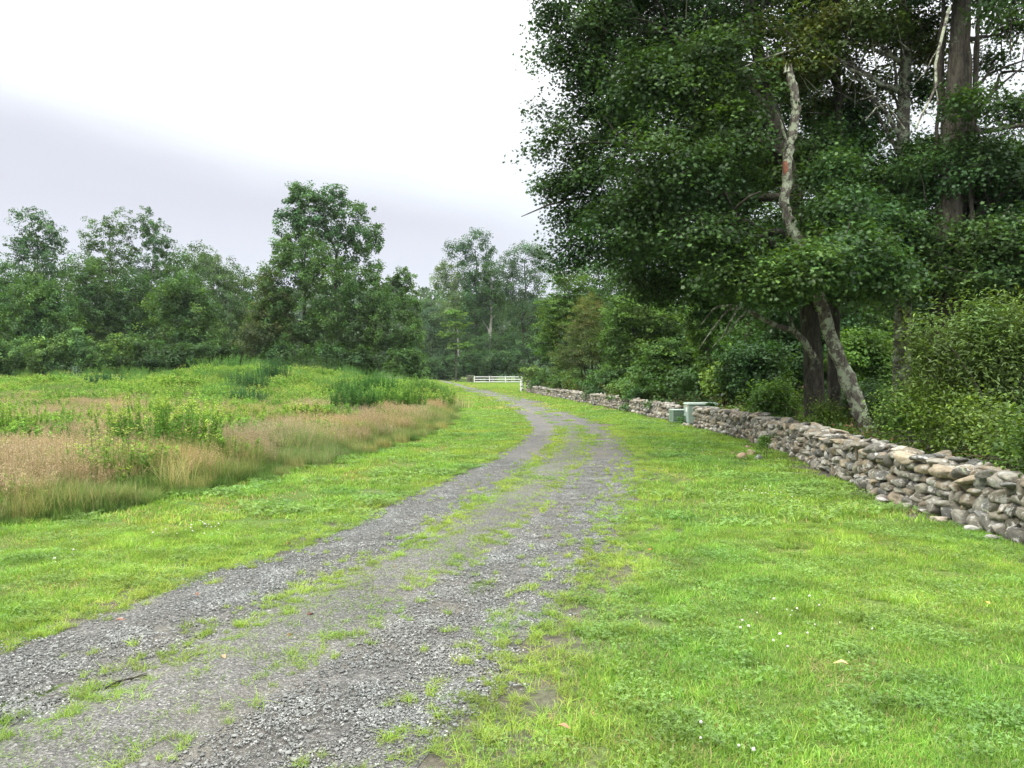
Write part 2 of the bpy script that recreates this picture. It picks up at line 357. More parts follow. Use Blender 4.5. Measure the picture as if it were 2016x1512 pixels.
def tree(name, label, cat, D, lobes, bx, group=None, leaf=.2, n=8000, col=(.04, .1, .03), tr=.16, cl=.6, flat=.5, shape='plain', bark=None,
         shell=.45, stems=1, top=None, per=40, nl=14, colvar=.22, path=None, limb_r=.35, col2=None, droop=0, zmin=None, basez=None, extra=None, lift=.25, gap=None):
    if D > 60 and flat == .5: flat = .9
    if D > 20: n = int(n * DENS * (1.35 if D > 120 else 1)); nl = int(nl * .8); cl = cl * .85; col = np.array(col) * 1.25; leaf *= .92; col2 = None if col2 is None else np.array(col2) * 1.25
    X = (bx - 1008) / FPX * D; hz = float(H(X, D)) if basez is None else basez; base = np.array([X, D, hz])
    root = thing(name, label, cat, tuple(base), group)
    zmn = hz + (.15 if zmin is None else zmin)
    cp, cd = crown_pts(lobes, D, max(6, n // per), shell, zmn, base)
    if path is not None or gap:
        gs, gt = gap or (.9, .32); keep = (vnoise(cp[:, 0] + .3 * cp[:, 1], cp[:, 2], gs, 91) > gt) | ((cp[:, 2] < 5) & (path is not None)); cp, cd = cp[keep], cd[keep]; n = int(n * keep.mean())
    nc = len(cp)
    ctr = cp.mean(0); hi = cp[:, 2].max()
    cfac = 1 + rng.normal(size=(nc, 1)) * colvar
    k = rng.integers(0, nc, n)
    cr_ = cl * rng.uniform(.55, 1.3, (nc, 1))
    g = rng.normal(size=(n, 3)) * [1, 1, flat]; g *= np.minimum(1, 1.7 / np.linalg.norm(g, axis=1, keepdims=True))
    pos = cp[k] + g * cr_[k] * .62; pos[:, 2] -= droop * (np.linalg.norm(g[:, :2], axis=1)) * cr_[k, 0] * .5
    nrm = unit(np.array([0, 0, .9]) + cd[k] * .5 + rng.normal(size=(n, 3)) * .55)
    col_ = np.asarray(col, float)[None] if col2 is None else np.where(rng.random((nc, 1))[k] < .35, np.asarray(col2), np.asarray(col))
    c = col_ * np.clip(cfac[k], .45, 2.0) * (1 + rng.normal(size=(n, 1)) * .15)
    ok = pos[:, 2] > hz + .03
    b = MB(); leaves(b, pos[ok], nrm[ok], (leaf * rng.uniform(.7, 1.3, n))[ok], np.clip(c[ok], .003, .8), shape)
    b.build('crown' if cat == 'tree' else 'foliage', M_leaf, root, origin=base)
    # trunk, limbs
    b = MB(); bark = bark or M_bark
    if stems == 1:
        if path is not None: P = np.array([px(*q) if len(q) == 3 else px(q[0], q[1], D) for q in path]); P[0] = [P[0][0], P[0][1], hz - .1]; rad = np.interp(np.linspace(0, 1, len(P)), [0, 1], [tr, tr * .45])
        else:
            tz = hi - .12 * (hi - hz) if top is None else top
            q = np.linspace(0, 1, 9)[:, None]; P = base + q * (np.array([ctr[0], ctr[1], tz]) - base) * [1, 1, 1]; P[:, 0] = X + (ctr[0] - X) * q[:, 0] ** 1.6; P[:, 1] = D + (ctr[1] - D) * q[:, 0] ** 1.6
            P[1:, :2] += rng.normal(size=(8, 2)) * tr * .5; P[0, 2] -= .15
            rad = tr * (1 - .82 * q[:, 0]); rad[0] *= 1.35
        tube(b, P, rad, 12 if tr > .2 and D < 30 else 7, rough=.05)
        for i in rng.choice(nc, min(nl, nc), replace=False):
            e = cp[i]
            if path is not None and e[2] < P[3][2] + .3: continue
            cand = np.where(P[:, 2] < max(e[2] - .2 * abs(e[0] - X) * .5, P[1, 2] + .1))[0]
            if len(cand) == 0: cand = [1]
            j = min(int(cand[-1]), len(P) - 2); j = max(1 if path is None else 3, j - rng.integers(0, 2)); s0 = P[j] + (P[j + 1] - P[j]) * rng.random()
            L = np.linalg.norm(e - s0); mid = (s0 + e) / 2 + np.array([0, 0, lift * L]) + rng.normal(size=3) * L * .08
            r0 = min(rad[j] * .6, .02 + tr * limb_r * (L / 4) ** .5); pts = bez(s0, mid, e, 8); pts[1:-1] += rng.normal(size=(6, 3)) * L * .012
            tube(b, pts, np.linspace(r0, r0 * .15, 8), 5)
            for _ in range(2):
                m_ = pts[rng.integers(3, 7)]; e2 = m_ + rng.normal(size=3) * L * (.18 if D < 60 else .08) + (e - s0) * (.2 if D < 60 else .08)
                tube(b, bez(m_, (m_ + e2) / 2 + [0, 0, L * .04], e2, 4), np.linspace(r0 * .4, r0 * .08, 4), 4)
    else:
        for i in rng.choice(nc, min(stems, nc), replace=False):
            e = cp[i]; s0 = base + np.append(rng.normal(size=2) * .18 * (1 + tr * 3), -.05)
            tube(b, bez(s0, np.array([(s0[0] * .7 + e[0] * .3), (s0[1] * .7 + e[1] * .3), (e[2] * .6 + hz * .4)]), e, 7), np.linspace(tr, tr * .2, 7), 5)
    if path is not None:
        for i in rng.choice(nc, int(nc * .16), replace=False):
            e = cp[i]; v_ = unit(ctr * [1, 1, .8] - e + rng.normal(size=3) * 1.2 + [0, 0, -.6]); L = rng.uniform(.5, 1.2)
            tube(b, bez(e + v_ * L, e + v_ * L * .5 + rng.normal(size=3) * .06, e, 4), np.linspace(.014, .004, 4), 3, cap=False)
    if extra: extra(b, base)
    b.build('trunk' if cat == 'tree' and stems == 1 else 'stems', bark, root, origin=base)
    return root

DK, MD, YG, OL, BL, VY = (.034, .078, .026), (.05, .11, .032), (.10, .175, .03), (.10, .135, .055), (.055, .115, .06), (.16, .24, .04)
G_left = 'trees of the far left treeline'
def LT(name, label, D, lobes, bx, **k):
    k['shell'] = min(k.get('shell', .4), .4); lobes = [(l[0], l[1] - 6, l[2] * 1.08, l[3] * 1.15) for l in lobes]; k.setdefault('leaf', .24); k.setdefault('cl', .55); k['n'] = int(k.get('n', 7000) * 1.45); k.setdefault('group', G_left); k.setdefault('tr', .15)
    return tree(name, label, 'tree', D, lobes, bx, **k)
# left treeline, each traced at its own distance
LT('poplar_tree', 'tallest airy poplar at the far left, top thin against the sky', 92, [(72, 450, 38, 36), (45, 490, 24, 28), (100, 480, 26, 34), (70, 520, 52, 45), (70, 590, 55, 50), (75, 650, 50, 50)], 70, n=7500, leaf=.27, cl=.5, col=BL, shell=.3)
LT('birch_tree', 'ragged birch left of the gap in the left treeline, splayed top', 90, [(205, 470, 34, 34), (240, 450, 22, 28), (185, 500, 20, 30), (250, 500, 26, 40), (215, 540, 52, 42), (215, 610, 58, 50), (220, 670, 50, 40)], 222, n=7500, cl=.45, col=(.06, .115, .05), bark=M_pale, shell=.3)
LT('birch_tree', 'pointed pale birch just right of the ragged splayed birch', 91, [(288, 455, 20, 32), (305, 480, 26, 36), (325, 515, 28, 40), (300, 560, 46, 45), (305, 630, 52, 52)], 292, n=7500, cl=.42, col=BL, bark=M_pale, shell=.3)
LT('round_tree', 'bushy round-topped tree filling the notch beside the pointed birch', 88, [(380, 540, 40, 38), (365, 600, 50, 50), (380, 660, 45, 50)], 376, n=6000, col=(.055, .11, .045))
LT('birch_tree', 'slender white-stemmed birch ending the left treeline, open crown', 84, [(408, 530, 30, 30), (440, 560, 38, 42), (455, 610, 44, 48), (440, 660, 48, 46), (478, 650, 26, 40)], 455, n=8000, leaf=.2, cl=.42, col=(.065, .12, .055), bark=M_pale, shell=.3, nl=20)
LT('leafy_tree', 'dark tree cut off by the left picture edge', 86, [(-30, 560, 45, 50), (8, 590, 36, 50), (0, 650, 50, 55), (-70, 600, 60, 70)], -25, n=8000, col=MD, bark=M_pale)
LT('vine_tree', 'low vine-smothered tree with round dark top at far left', 74, [(60, 590, 50, 34), (105, 600, 40, 34), (50, 640, 60, 40), (110, 650, 50, 44), (75, 690, 70, 30)], 85, n=11000, leaf=.22, col=(.04, .095, .03), col2=(.075, .15, .04), shell=.6)
LT('leafy_tree', 'soft mid green tree standing between the vine-smothered tree and the birches', 80, [(172, 570, 34, 40), (185, 620, 42, 46), (180, 670, 46, 44)], 183, n=7500, col=(.05, .105, .035), bark=M_pale)
LT('vine_tree', 'broad dome-shaped vine-covered tree in front of the left birches', 75, [(360, 580, 38, 32), (335, 615, 42, 36), (390, 620, 38, 40), (350, 670, 56, 44), (400, 690, 50, 34)], 362, n=12000, leaf=.22, col=(.042, .095, .03), col2=(.075, .145, .035), shell=.6)
LT('leafy_tree', 'dull dark tree behind the shrubs between the birches and the dome-shaped tree', 82, [(265, 600, 40, 44), (262, 660, 50, 46), (285, 690, 50, 30)], 262, n=8000, col=DK)
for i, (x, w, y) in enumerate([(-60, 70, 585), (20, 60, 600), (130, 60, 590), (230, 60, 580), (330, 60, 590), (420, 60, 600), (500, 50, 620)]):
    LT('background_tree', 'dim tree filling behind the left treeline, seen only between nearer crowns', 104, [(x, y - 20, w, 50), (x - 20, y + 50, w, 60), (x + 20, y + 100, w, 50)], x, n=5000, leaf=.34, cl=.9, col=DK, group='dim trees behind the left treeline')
# shrub hedge in front of the left trees
SH = [(-35, 690, 45, 'leftmost'), (30, 700, 38, 0), (88, 698, 32, 0), (150, 682, 30, 0), (198, 705, 30, 0), (250, 690, 32, 0), (300, 700, 36, 0), (352, 705, 34, 0), (405, 702, 34, 0), (445, 705, 28, 0)]
SL = ['leafy shrub at the left end of the shrub row, cut by the picture edge', 'low spreading shrub second in the row below the far left trees', 'low shrub below the dark vine-smothered tree', 'pointed lighter green shrub rising above the shrub row', 'low flat shrub just right of the pointed lighter shrub',
      'mound-shaped shrub at the middle of the left shrub row', 'dark shrub below the dull dark tree', 'dark arching shrub under the dome-shaped tree', 'dark shrub at the foot of the dome-shaped tree, nearer the tall cluster', 'last dark shrub at the right end of the left shrub row']
for (x, y, r, _), lb in zip(SH, SL):
    tree('shrub', lb, 'shrub', 68 + rng.uniform(-1, 1), [(x, y, r, 28), (x - r * .4, y + 20, r * .8, 20), (x + r * .4, y + 22, r * .8, 22)] + ([(x, 668, 14, 16)] if lb.startswith('pointed') else []), x,
         'shrubs in the row below the left treeline', .2, 4200, (.055, .12, .04) if x < 290 else (.035, .08, .028), .04, .4, col2=(.10, .18, .06) if x < 290 else None, shell=.6, stems=6)
# central cluster
G_mid = 'trees of the tall central cluster'
tree('cottonwood_tree', 'tallest tree of the central cluster with a broad lobed crown', 'tree', 78, [(600, 400, 40, 32), (650, 402, 30, 32), (570, 445, 34, 34), (620, 450, 44, 38), (690, 425, 40, 32), (720, 465, 36, 34), (668, 490, 50, 36), (570, 500, 34, 34), (735, 510, 24, 36), (640, 540, 55, 36), (720, 560, 36, 40), (665, 385, 12, 16), (588, 378, 14, 14)], 668, G_mid, .27, 17000, (.058, .125, .06), .35, .5, shell=.6, nl=26, colvar=.26)
tree('maple_tree', 'dense dark tree at the left front of the central cluster', 'tree', 72, [(600, 510, 55, 45), (560, 550, 48, 48), (640, 560, 60, 50), (590, 620, 75, 55), (570, 680, 70, 40), (640, 660, 60, 50)], 600, G_mid, .22, 18000, (.042, .098, .03), .25, .5, col2=(.065, .125, .035), shell=.6, colvar=.28)
tree('maple_tree', 'broad dark tree at the right of the central cluster, skirts to the ground', 'tree', 70, [(720, 590, 58, 50), (700, 650, 70, 50), (770, 640, 52, 54), (740, 700, 78, 34), (795, 690, 36, 42)], 735, G_mid, .22, 18000, (.042, .09, .028), .22, .5, shell=.6, colvar=.28, zmin=.1)
tree('ash_tree', 'lighter narrow tree on the right shoulder of the central cluster', 'tree', 76, [(795, 555, 24, 26), (775, 580, 28, 30), (805, 610, 28, 36), (815, 670, 22, 48)], 800, G_mid, .22, 6500, (.07, .135, .05), .14, .4, shell=.35)
tree('cedar_tree', 'small dull russet green tree at the left foot of the central cluster', 'tree', 68, [(500, 655, 30, 24), (495, 685, 36, 34), (505, 715, 36, 20)], 500, G_mid, 0.16, 6000, (.05, .075, .032), .1, .35, shell=.5)
tree('vine_tree', 'leaning vine-hung tree on the left flank of the central cluster', 'tree', 71, [(530, 560, 22, 26), (545, 600, 34, 34), (515, 635, 30, 30), (545, 660, 40, 34)], 540, G_mid, .22, 8000, (.065, .09, .035), .12, .45, col2=(.05, .11, .03), shell=.5)
for x, y, r, c, lb in [(560, 715, 44, (.035, .08, .025), 'dark shrub at the foot of the central cluster, its left side'), (640, 715, 46, (.04, .09, .03), 'rounded shrub at the foot of the central cluster, its middle'), (700, 722, 36, (.035, .075, .025), 'low shrub at the foot of the central cluster beside the broad dark tree'), (800, 725, 34, (.045, .1, .03), 'low shrub at the right foot of the central cluster beside the lawn')]:
    tree('shrub', lb, 'shrub', 66.5, [(x, y - 8, r, 30), (x + 8, y + 6, r, 16)], x, 'shrubs under the central cluster', .2, 4500, c, .04, .4, shell=.6, stems=6)
# trees beyond the fence
G_far = 'tall trees beyond the white fence'
tree('pale_tree', 'thin pale tree beyond the fence, leftmost of its group, wispy crown', 'tree', 150, [(880, 530, 26, 18), (905, 560, 34, 26), (865, 555, 22, 16), (900, 610, 40, 30)], 905, G_far, .32, 5000, (.10, .16, .08), .22, .8, shell=.3, bark=M_pale)
tree('tulip_tree', 'tall tree beyond the fence with a detached knob-like top', 'tree', 148, [(940, 470, 24, 18), (918, 490, 20, 12), (895, 492, 20, 14), (958, 495, 18, 16), (935, 530, 36, 26), (950, 580, 38, 36), (930, 625, 44, 34)], 940, G_far, .34, 8500, (.045, .105, .05), .4, .85, shell=.6, nl=16)
tree('tulip_tree', 'tall broad tree beyond the fence whose crown meets the big maple', 'tree', 152, [(1035, 500, 36, 20), (1065, 515, 28, 26), (1000, 530, 28, 24), (1030, 560, 46, 34), (1045, 620, 46, 44), (990, 590, 30, 40)], 1030, G_far, .34, 9500, (.05, .105, .055), .4, .9, shell=.55, nl=16)
tree('dark_tree', 'dark tree with a bare pale trunk directly behind the fence', 'tree', 145, [(968, 560, 26, 40), (960, 600, 34, 30)], 968, G_far, .32, 3500, DK, .42, .8, shell=.5, bark=M_pale)
tree('young_tree', 'slim layered tree at the edge of the gap, bright tiers of leaves', 'tree', 128, [(900, 640, 26, 8), (888, 660, 22, 7), (905, 680, 26, 8), (898, 620, 18, 9)], 898, G_far, .28, 2600, (.085, .16, .04), .12, .5, flat=.3, shell=.3)
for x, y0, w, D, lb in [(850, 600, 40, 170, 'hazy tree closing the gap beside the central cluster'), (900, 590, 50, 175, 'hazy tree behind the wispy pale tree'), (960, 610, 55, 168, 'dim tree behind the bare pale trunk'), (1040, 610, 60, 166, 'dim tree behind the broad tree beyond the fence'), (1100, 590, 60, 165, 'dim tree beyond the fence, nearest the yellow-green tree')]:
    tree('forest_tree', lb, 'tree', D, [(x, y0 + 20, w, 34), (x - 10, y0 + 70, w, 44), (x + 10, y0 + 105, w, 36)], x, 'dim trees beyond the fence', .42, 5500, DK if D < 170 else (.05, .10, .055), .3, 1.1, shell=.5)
for x, y, r, lb in [(850, 728, 26, 'low leafy thicket at the left of the far gap'), (885, 722, 28, 'thicket behind the dark stone pillar'), (925, 715, 30, 'thicket behind the left fence panel'), (965, 712, 30, 'thicket behind the middle fence panel'), (1003, 710, 30, 'thicket behind the right fence panel'), (960, 680, 40, 'taller dark thicket above the fence middle'), (1015, 680, 36, 'taller dark thicket above the right end of the fence')]:
    tree('thicket', lb, 'shrub', 139 if y > 700 else 143, [(x, y, r, 22), (x + 5, y + 14, r, 14)], x, 'thickets behind the white fence', .3, 3000, (.04, .09, .035), .05, .6, shell=.6, stems=5)
# edge trees along the far wall
G_edge = 'trees and tall shrubs behind the far stone wall'
tree('shrub', 'light green shrub at the wall end beside the white rail stub', 'shrub', 72, [(1048, 738, 22, 14), (1062, 745, 20, 12)], 1052, G_edge, .16, 2600, (.11, .18, .06), .03, .3, stems=5, shell=.6)
tree('maple_tree', 'yellow-green maple at the far end of the wall', 'tree', 63, [(1120, 560, 42, 32), (1105, 610, 46, 36), (1135, 640, 50, 44), (1080, 665, 34, 34), (1110, 710, 50, 30)], 1118, G_edge, .18, 14000, (.068, .135, .028), .2, .45, shell=.35, flat=.4)
tree('olive_shrub', 'tall dusty olive shrub leaning over the far wall', 'shrub', 52, [(1160, 612, 34, 28), (1150, 660, 42, 38), (1130, 705, 42, 28), (1180, 700, 40, 34)], 1165, G_edge, .13, 17000, (.075, .115, .045), .06, .38, stems=9, shell=.35, shape='lance', zmin=.8, col2=(.09, .10, .045))
tree('leafy_tree', 'bright leafy tree drooping over the wall right of the olive shrub', 'tree', 44, [(1240, 620, 46, 34), (1215, 670, 36, 34), (1250, 690, 44, 40), (1225, 725, 34, 24), (1290, 640, 44, 34)], 1245, G_edge, .15, 17000, (.065, .13, .03), .14, .42, shell=.35, flat=.35, droop=.4, zmin=.6)
tree('vine_mound', 'round mound of vines spilling behind the wall left of the green cabinet', 'shrub', 33, [(1310, 705, 44, 30), (1290, 740, 36, 24), (1345, 725, 36, 32), (1315, 755, 46, 20)], 1315, G_edge, .12, 15000, (.05, .11, .028), .05, .32, stems=8, shell=.45, col2=(.08, .15, .035))
tree('ivy_tree', 'ivy-wrapped young tree behind the green cabinet', 'tree', 30, [(1385, 700, 14, 30), (1392, 745, 14, 36), (1380, 660, 24, 24), (1375, 620, 34, 24)], 1390, G_edge, .12, 6000, (.075, .14, .03), .16, .25, shell=.4, top=7)
for x, y, w, D, c, lb in [(1180, 560, 60, 70, MD, 'dark tree rising behind the yellow-green maple'), (1260, 560, 70, 58, DK, 'dark tree above the drooping bright tree'), (1350, 590, 80, 46, DK, 'dark tree behind the vine mound'), (1440, 600, 80, 40, DK, 'shaded tree between the ivy-wrapped tree and the big maple')]:
    tree('forest_tree', lb, 'tree', D, [(x, y, w, 50), (x - 10, y + 60, w, 55), (x + 20, y + 120, w, 45)], x, G_edge, .22, 11000, c, .2, .6, shell=.5)
for i in range(9):
    D = [66, 60, 55, 49, 43, 38, 34, 30, 36][i]; X = float(wall_x(D)) + [1.6, 2.4, 1.8, 2.6, 1.8, 2.2, 1.6, 1.9, 6][i]; x = 1008 + X / D * FPX; y = HY + (CZ - 1.0) / D * FPX; r = 1.5 / D * FPX
    tree('brush_clump', ['brush behind the wall below the yellow-green maple', 'dark brush behind the wall, just right of the yellow-green maple foot', 'brush in the shade left of the olive shrub', 'brush under the olive shrub', 'brush between the olive shrub and the drooping bright tree', 'brush under the drooping bright tree', 'brush left of the vine mound foot', 'brush beside the ivy-wrapped tree behind the green cabinet', 'brush deep in the shade behind the vine mound'][i], 'shrub', D, [(x, y, r, r * .7), (x + r * .6, y + r * .2, r * .8, r * .5), (x - r * .5, y + r * .25, r * .8, r * .45)], x, 'brush behind the far wall', .14, 4500, [(.05, .11, .03), (.035, .08, .025), (.07, .13, .035)][i % 3], .03, .35, shell=.5, stems=8)

# woods behind the near wall
G_wood = 'shaded trees in the woods behind the near wall'
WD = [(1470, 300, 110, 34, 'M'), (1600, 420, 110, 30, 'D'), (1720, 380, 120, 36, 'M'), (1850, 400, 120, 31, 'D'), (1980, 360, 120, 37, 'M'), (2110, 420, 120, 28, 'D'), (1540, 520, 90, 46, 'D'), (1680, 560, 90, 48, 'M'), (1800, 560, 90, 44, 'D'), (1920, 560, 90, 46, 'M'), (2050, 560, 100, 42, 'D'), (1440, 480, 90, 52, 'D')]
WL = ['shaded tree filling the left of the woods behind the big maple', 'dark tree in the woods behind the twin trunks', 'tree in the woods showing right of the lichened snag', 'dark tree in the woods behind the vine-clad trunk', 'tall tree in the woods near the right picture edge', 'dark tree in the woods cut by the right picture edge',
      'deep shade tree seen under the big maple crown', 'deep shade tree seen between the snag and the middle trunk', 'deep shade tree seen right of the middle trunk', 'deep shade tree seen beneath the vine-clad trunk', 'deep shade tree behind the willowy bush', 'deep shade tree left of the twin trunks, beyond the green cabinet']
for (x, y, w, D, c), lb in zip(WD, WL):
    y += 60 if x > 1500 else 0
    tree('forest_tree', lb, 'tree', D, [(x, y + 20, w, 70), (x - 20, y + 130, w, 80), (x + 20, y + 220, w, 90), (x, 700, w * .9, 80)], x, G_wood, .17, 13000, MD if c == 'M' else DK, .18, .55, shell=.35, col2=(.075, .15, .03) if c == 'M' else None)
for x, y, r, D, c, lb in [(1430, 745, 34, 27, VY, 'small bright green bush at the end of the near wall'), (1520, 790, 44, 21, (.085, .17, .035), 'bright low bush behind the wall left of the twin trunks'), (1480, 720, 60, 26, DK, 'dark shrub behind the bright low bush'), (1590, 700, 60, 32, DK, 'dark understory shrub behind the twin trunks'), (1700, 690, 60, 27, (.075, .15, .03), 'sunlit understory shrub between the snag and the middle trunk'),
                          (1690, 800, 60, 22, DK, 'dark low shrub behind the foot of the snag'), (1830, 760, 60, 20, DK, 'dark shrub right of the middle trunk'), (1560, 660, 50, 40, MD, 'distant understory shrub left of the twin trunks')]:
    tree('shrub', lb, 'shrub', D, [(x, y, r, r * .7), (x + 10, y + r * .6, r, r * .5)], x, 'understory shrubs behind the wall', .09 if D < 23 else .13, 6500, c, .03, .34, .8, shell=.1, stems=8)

# the big maples over the wall
BM = dict(leaf=.074, cl=.42, flat=.52, shape='maple', droop=.3, per=40)
crownA = [(1330, -180, 190, 150, 1), (1240, -40, 130, 100), (1480, -120, 180, 150, 1), (1180, 60, 95, 75), (1090, 30, 40, 34), (1100, 105, 45, 26), (1290, 80, 130, 100, 1), (1420, 60, 130, 110, 1.5), (1150, 150, 55, 40), (1075, 222, 40, 16), (1130, 250, 70, 34), (1180, 230, 90, 60), (1075, 300, 36, 22), (1090, 365, 40, 24), (1150, 330, 70, 60), (1300, 230, 130, 100, 1.5), (1430, 220, 120, 110, 2.5), (1220, 390, 110, 80), (1140, 430, 44, 34), (1340, 370, 120, 80, 1), (1440, 380, 90, 80, 3), (1260, 480, 110, 56), (1130, 500, 50, 34), (1370, 500, 110, 56, 0), (1300, 560, 80, 34, 1), (1420, 590, 70, 34, 1), (1330, 330, 120, 90, -2.5), (1440, 260, 90, 90, -2), (1300, 160, 110, 70, -2), (1420, 120, 80, 70, -2), (1470, 380, 50, 60, -1.5), (1250, 440, 100, 60, -2), (1400, 470, 90, 50, -3)]
tree('maple_tree', 'largest dark maple overhanging the lawn from behind the wall, left of the snag', 'tree', 18, crownA, 1602, 'big maples behind the near wall', n=255000, col=(.031, .070, .027), col2=(.055, .115, .036), tr=.25, nl=44, colvar=.3, shell=.25, limb_r=.42, lift=.1,
     path=[(1606, 880, 18), (1604, 800, 18), (1600, 700, 18), (1590, 600, 18), (1578, 480, 18), (1562, 380, 18.3), (1535, 270, 18.5), (1500, 160, 18.6), (1475, 40, 18.6), (1460, -120, 18.6), (1450, -250, 18.6)], **BM)
crownB = [(1600, 330, 110, 80, 0), (1680, 250, 90, 50, 1), (1640, 450, 130, 70, -1), (1560, 540, 110, 50, -2.5), (1480, 560, 70, 34, -2), (1660, 545, 90, 40, -2.5), (1760, 480, 120, 70, -1), (1750, 380, 110, 70, 0), (1560, 180, 40, 60, 2.5), (1640, -60, 170, 70, 1), (1540, 30, 40, 40, 2), (1760, 550, 90, 36, -1.5), (1590, 530, 75, 48, -4.9), (1500, 555, 70, 40, -4.6), (1430, 545, 60, 34, -4.4), (1670, 500, 80, 50, -4.5), (1650, 410, 60, 44, -3.9), (1740, 540, 60, 40, -4.3), (1640, 340, 50, 40, -3)]
tree('maple_tree', 'second maple trunk close behind the largest one, spreading low bright boughs', 'tree', 19.2, crownB, 1640, 'big maples behind the near wall', n=165000, col=(.052, .115, .042), col2=(.085, .165, .05), tr=.17, nl=30, colvar=.32, shell=.25, lift=.08,
     path=[(1640, 870, 19.2), (1642, 790, 19.2), (1640, 700, 19.2), (1641, 600, 19.2), (1650, 480, 19.2), (1655, 380, 19.3), (1650, 250, 19.4), (1640, 100, 19.5), (1640, -120, 19.5)], **BM)
crownC = [(1590, 60, 90, 60, -1), (1560, 130, 70, 50, -1), (1680, 50, 100, 60, -1), (1500, 60, 40, 30, -1), (1640, 130, 60, 40, 0), (1770, 60, 90, 60, 0), (1740, 160, 60, 34, 1), (1700, -80, 160, 80, 0), (1610, 210, 70, 50, 1.5), (1720, 250, 60, 50, 1), (1660, 180, 40, 40, 1.5), (1830, 110, 40, 50, 0), (1590, 150, 50, 40, 1)]; crownC = [(l[0], l[1], l[2] * .82, l[3] * .78, l[4]) for l in crownC]
tree('ash_tree', 'yellowish-leaved tree with the middle straight grey trunk, right of the snag', 'tree', 19, crownC, 1778, 'big maples behind the near wall', n=40000, col=(.085, .135, .035), col2=(.10, .12, .035), tr=.22, nl=16, colvar=.3, shell=0, limb_r=.22, lift=.05, bark=M_lich,
     path=[(1776, 860, 19), (1774, 760, 19), (1776, 640, 19), (1780, 520, 19), (1776, 380, 19), (1774, 240, 19), (1778, 120, 19), (1780, 0, 19), (1785, -150, 19)], **{**BM, 'leaf': .10, 'shape': 'plain'})
crownD = [(l[0], l[1], l[2] * (.68 if 0 < l[1] < 310 else 1), l[3] * (.68 if 0 < l[1] < 310 else 1), l[4]) for l in [(1900, 330, 110, 70, 0), (1990, 380, 90, 90, 0), (1900, 430, 100, 70, 1.5), (1960, 480, 110, 70, -1), (1930, 540, 90, 40, -1), (1990, 60, 50, 40, 1), (1940, 120, 40, 30, 1), (1820, 300, 70, 50, 1), (2080, 250, 90, 120, 0), (1850, -80, 140, 70, 0), (2020, -60, 120, 80, 0), (2090, 450, 110, 120, 0), (1985, 210, 60, 34, 0), (2000, 560, 90, 40, 0), (1960, 20, 60, 30, -1), (1900, 200, 60, 40, -1), (1940, 300, 80, 50, 0), (1820, 40, 50, 60, 1.5), (1820, 180, 40, 60, 1.5), (2000, 300, 60, 60, 0)]]
def vines(b, base):
    for k in range(5):
        a = rng.uniform(0, 2 * pi); z = np.linspace(0, 1, 26); P = np.array([px(1862 + 22 * q, 860 - 900 * q, 17.4) for q in z])
        P[:, 0] += .37 * np.cos(a + z * 3 * (k % 2 - .5)); P[:, 1] += .37 * np.sin(a + z * 3 * (k % 2 - .5)) - .02; P += rng.normal(size=P.shape) * .02
        tube(b, P, .045, 6)
tree('maple_tree', 'thickest rough trunk with climbing vine stems near the right picture edge', 'tree', 17.4, crownD, 1862, 'big maples behind the near wall', n=115000, col=(.04, .09, .034), col2=(.062, .125, .038), tr=.36, nl=24, limb_r=.2, colvar=.3, shell=.3, lift=.05, extra=vines,
     path=[(1856, 900, 17.4), (1858, 760, 17.4), (1860, 620, 17.4), (1865, 500, 17.4), (1870, 380, 17.4), (1876, 250, 17.4), (1882, 120, 17.4), (1888, 0, 17.4), (1895, -150, 17.4)], **BM)
# bare snag
def snag():
    base = px(1728, 900, 15.5); base[2] = float(H(base[0], 15.5)) - .1
    r = thing('snag', 'leaning broken snag blotched with pale lichen, bare splintered top', 'tree', tuple(base), None)
    q = [(1728, 905), (1712, 850), (1690, 800), (1668, 745), (1648, 695), (1632, 650), (1615, 600), (1600, 545), (1582, 490), (1562, 462), (1548, 428), (1543, 395), (1548, 355), (1547, 320), (1553, 285), (1562, 245), (1564, 200), (1556, 165), (1549, 142)]
    P = np.array([px(x, y, 15.5 - .0 * i) for i, (x, y) in enumerate(q)]); w = np.array([44, 37, 33, 31, 29, 28, 27, 26, 26, 26, 24, 21, 22, 20, 22, 20, 20, 18, 13]) * .88 / FPX * 15.5 / 2
    t0 = np.linspace(0, 1, len(P)); t1 = np.linspace(0, 1, 60); P2 = np.stack([np.interp(t1, t0, P[:, k]) for k in range(3)], -1); w2 = np.interp(t1, t0, w)
    ker = np.array([1, 2, 1]) / 4
    for _ in range(1): P2[1:-1] = (P2[:-2] + 2 * P2[1:-1] + P2[2:]) / 4
    P2[1:-1] += rng.normal(size=(58, 3)) * .012; w2 = w2 * (1 + .07 * rng.normal(size=60))
    b = MB(); tube(b, P2, w2, 18, rough=.07)
    for k in range(7):   # splinters at the break
        a = k / 7 * 2 * pi; s = P2[-1] + [.07 * math.cos(a), .07 * math.sin(a), -.05]; tube(b, [s, s + [0, 0, rng.uniform(.08, .2)]], [.03, .004], 4)
    tube(b, bez(px(1546, 290, 15.45), px(1540, 250, 15.3), px(1528, 226, 15.2)), np.linspace(.035, .012, 6), 6)
    b.build('trunk', M_lich, r, origin=base)
    b = MB(); Q = P2[39:45].copy(); Q[:, 1] -= np.interp(Q[:, 2], P2[:, 2], w2) * .32; Q[:, 0] -= .03
    tube(b, Q, [.01, .05, .068, .06, .045, .01], 10, rough=.06); tag(b.build('torn_wood', M_red, r, origin=base), 'raw reddish wood where a limb tore off')
snag()
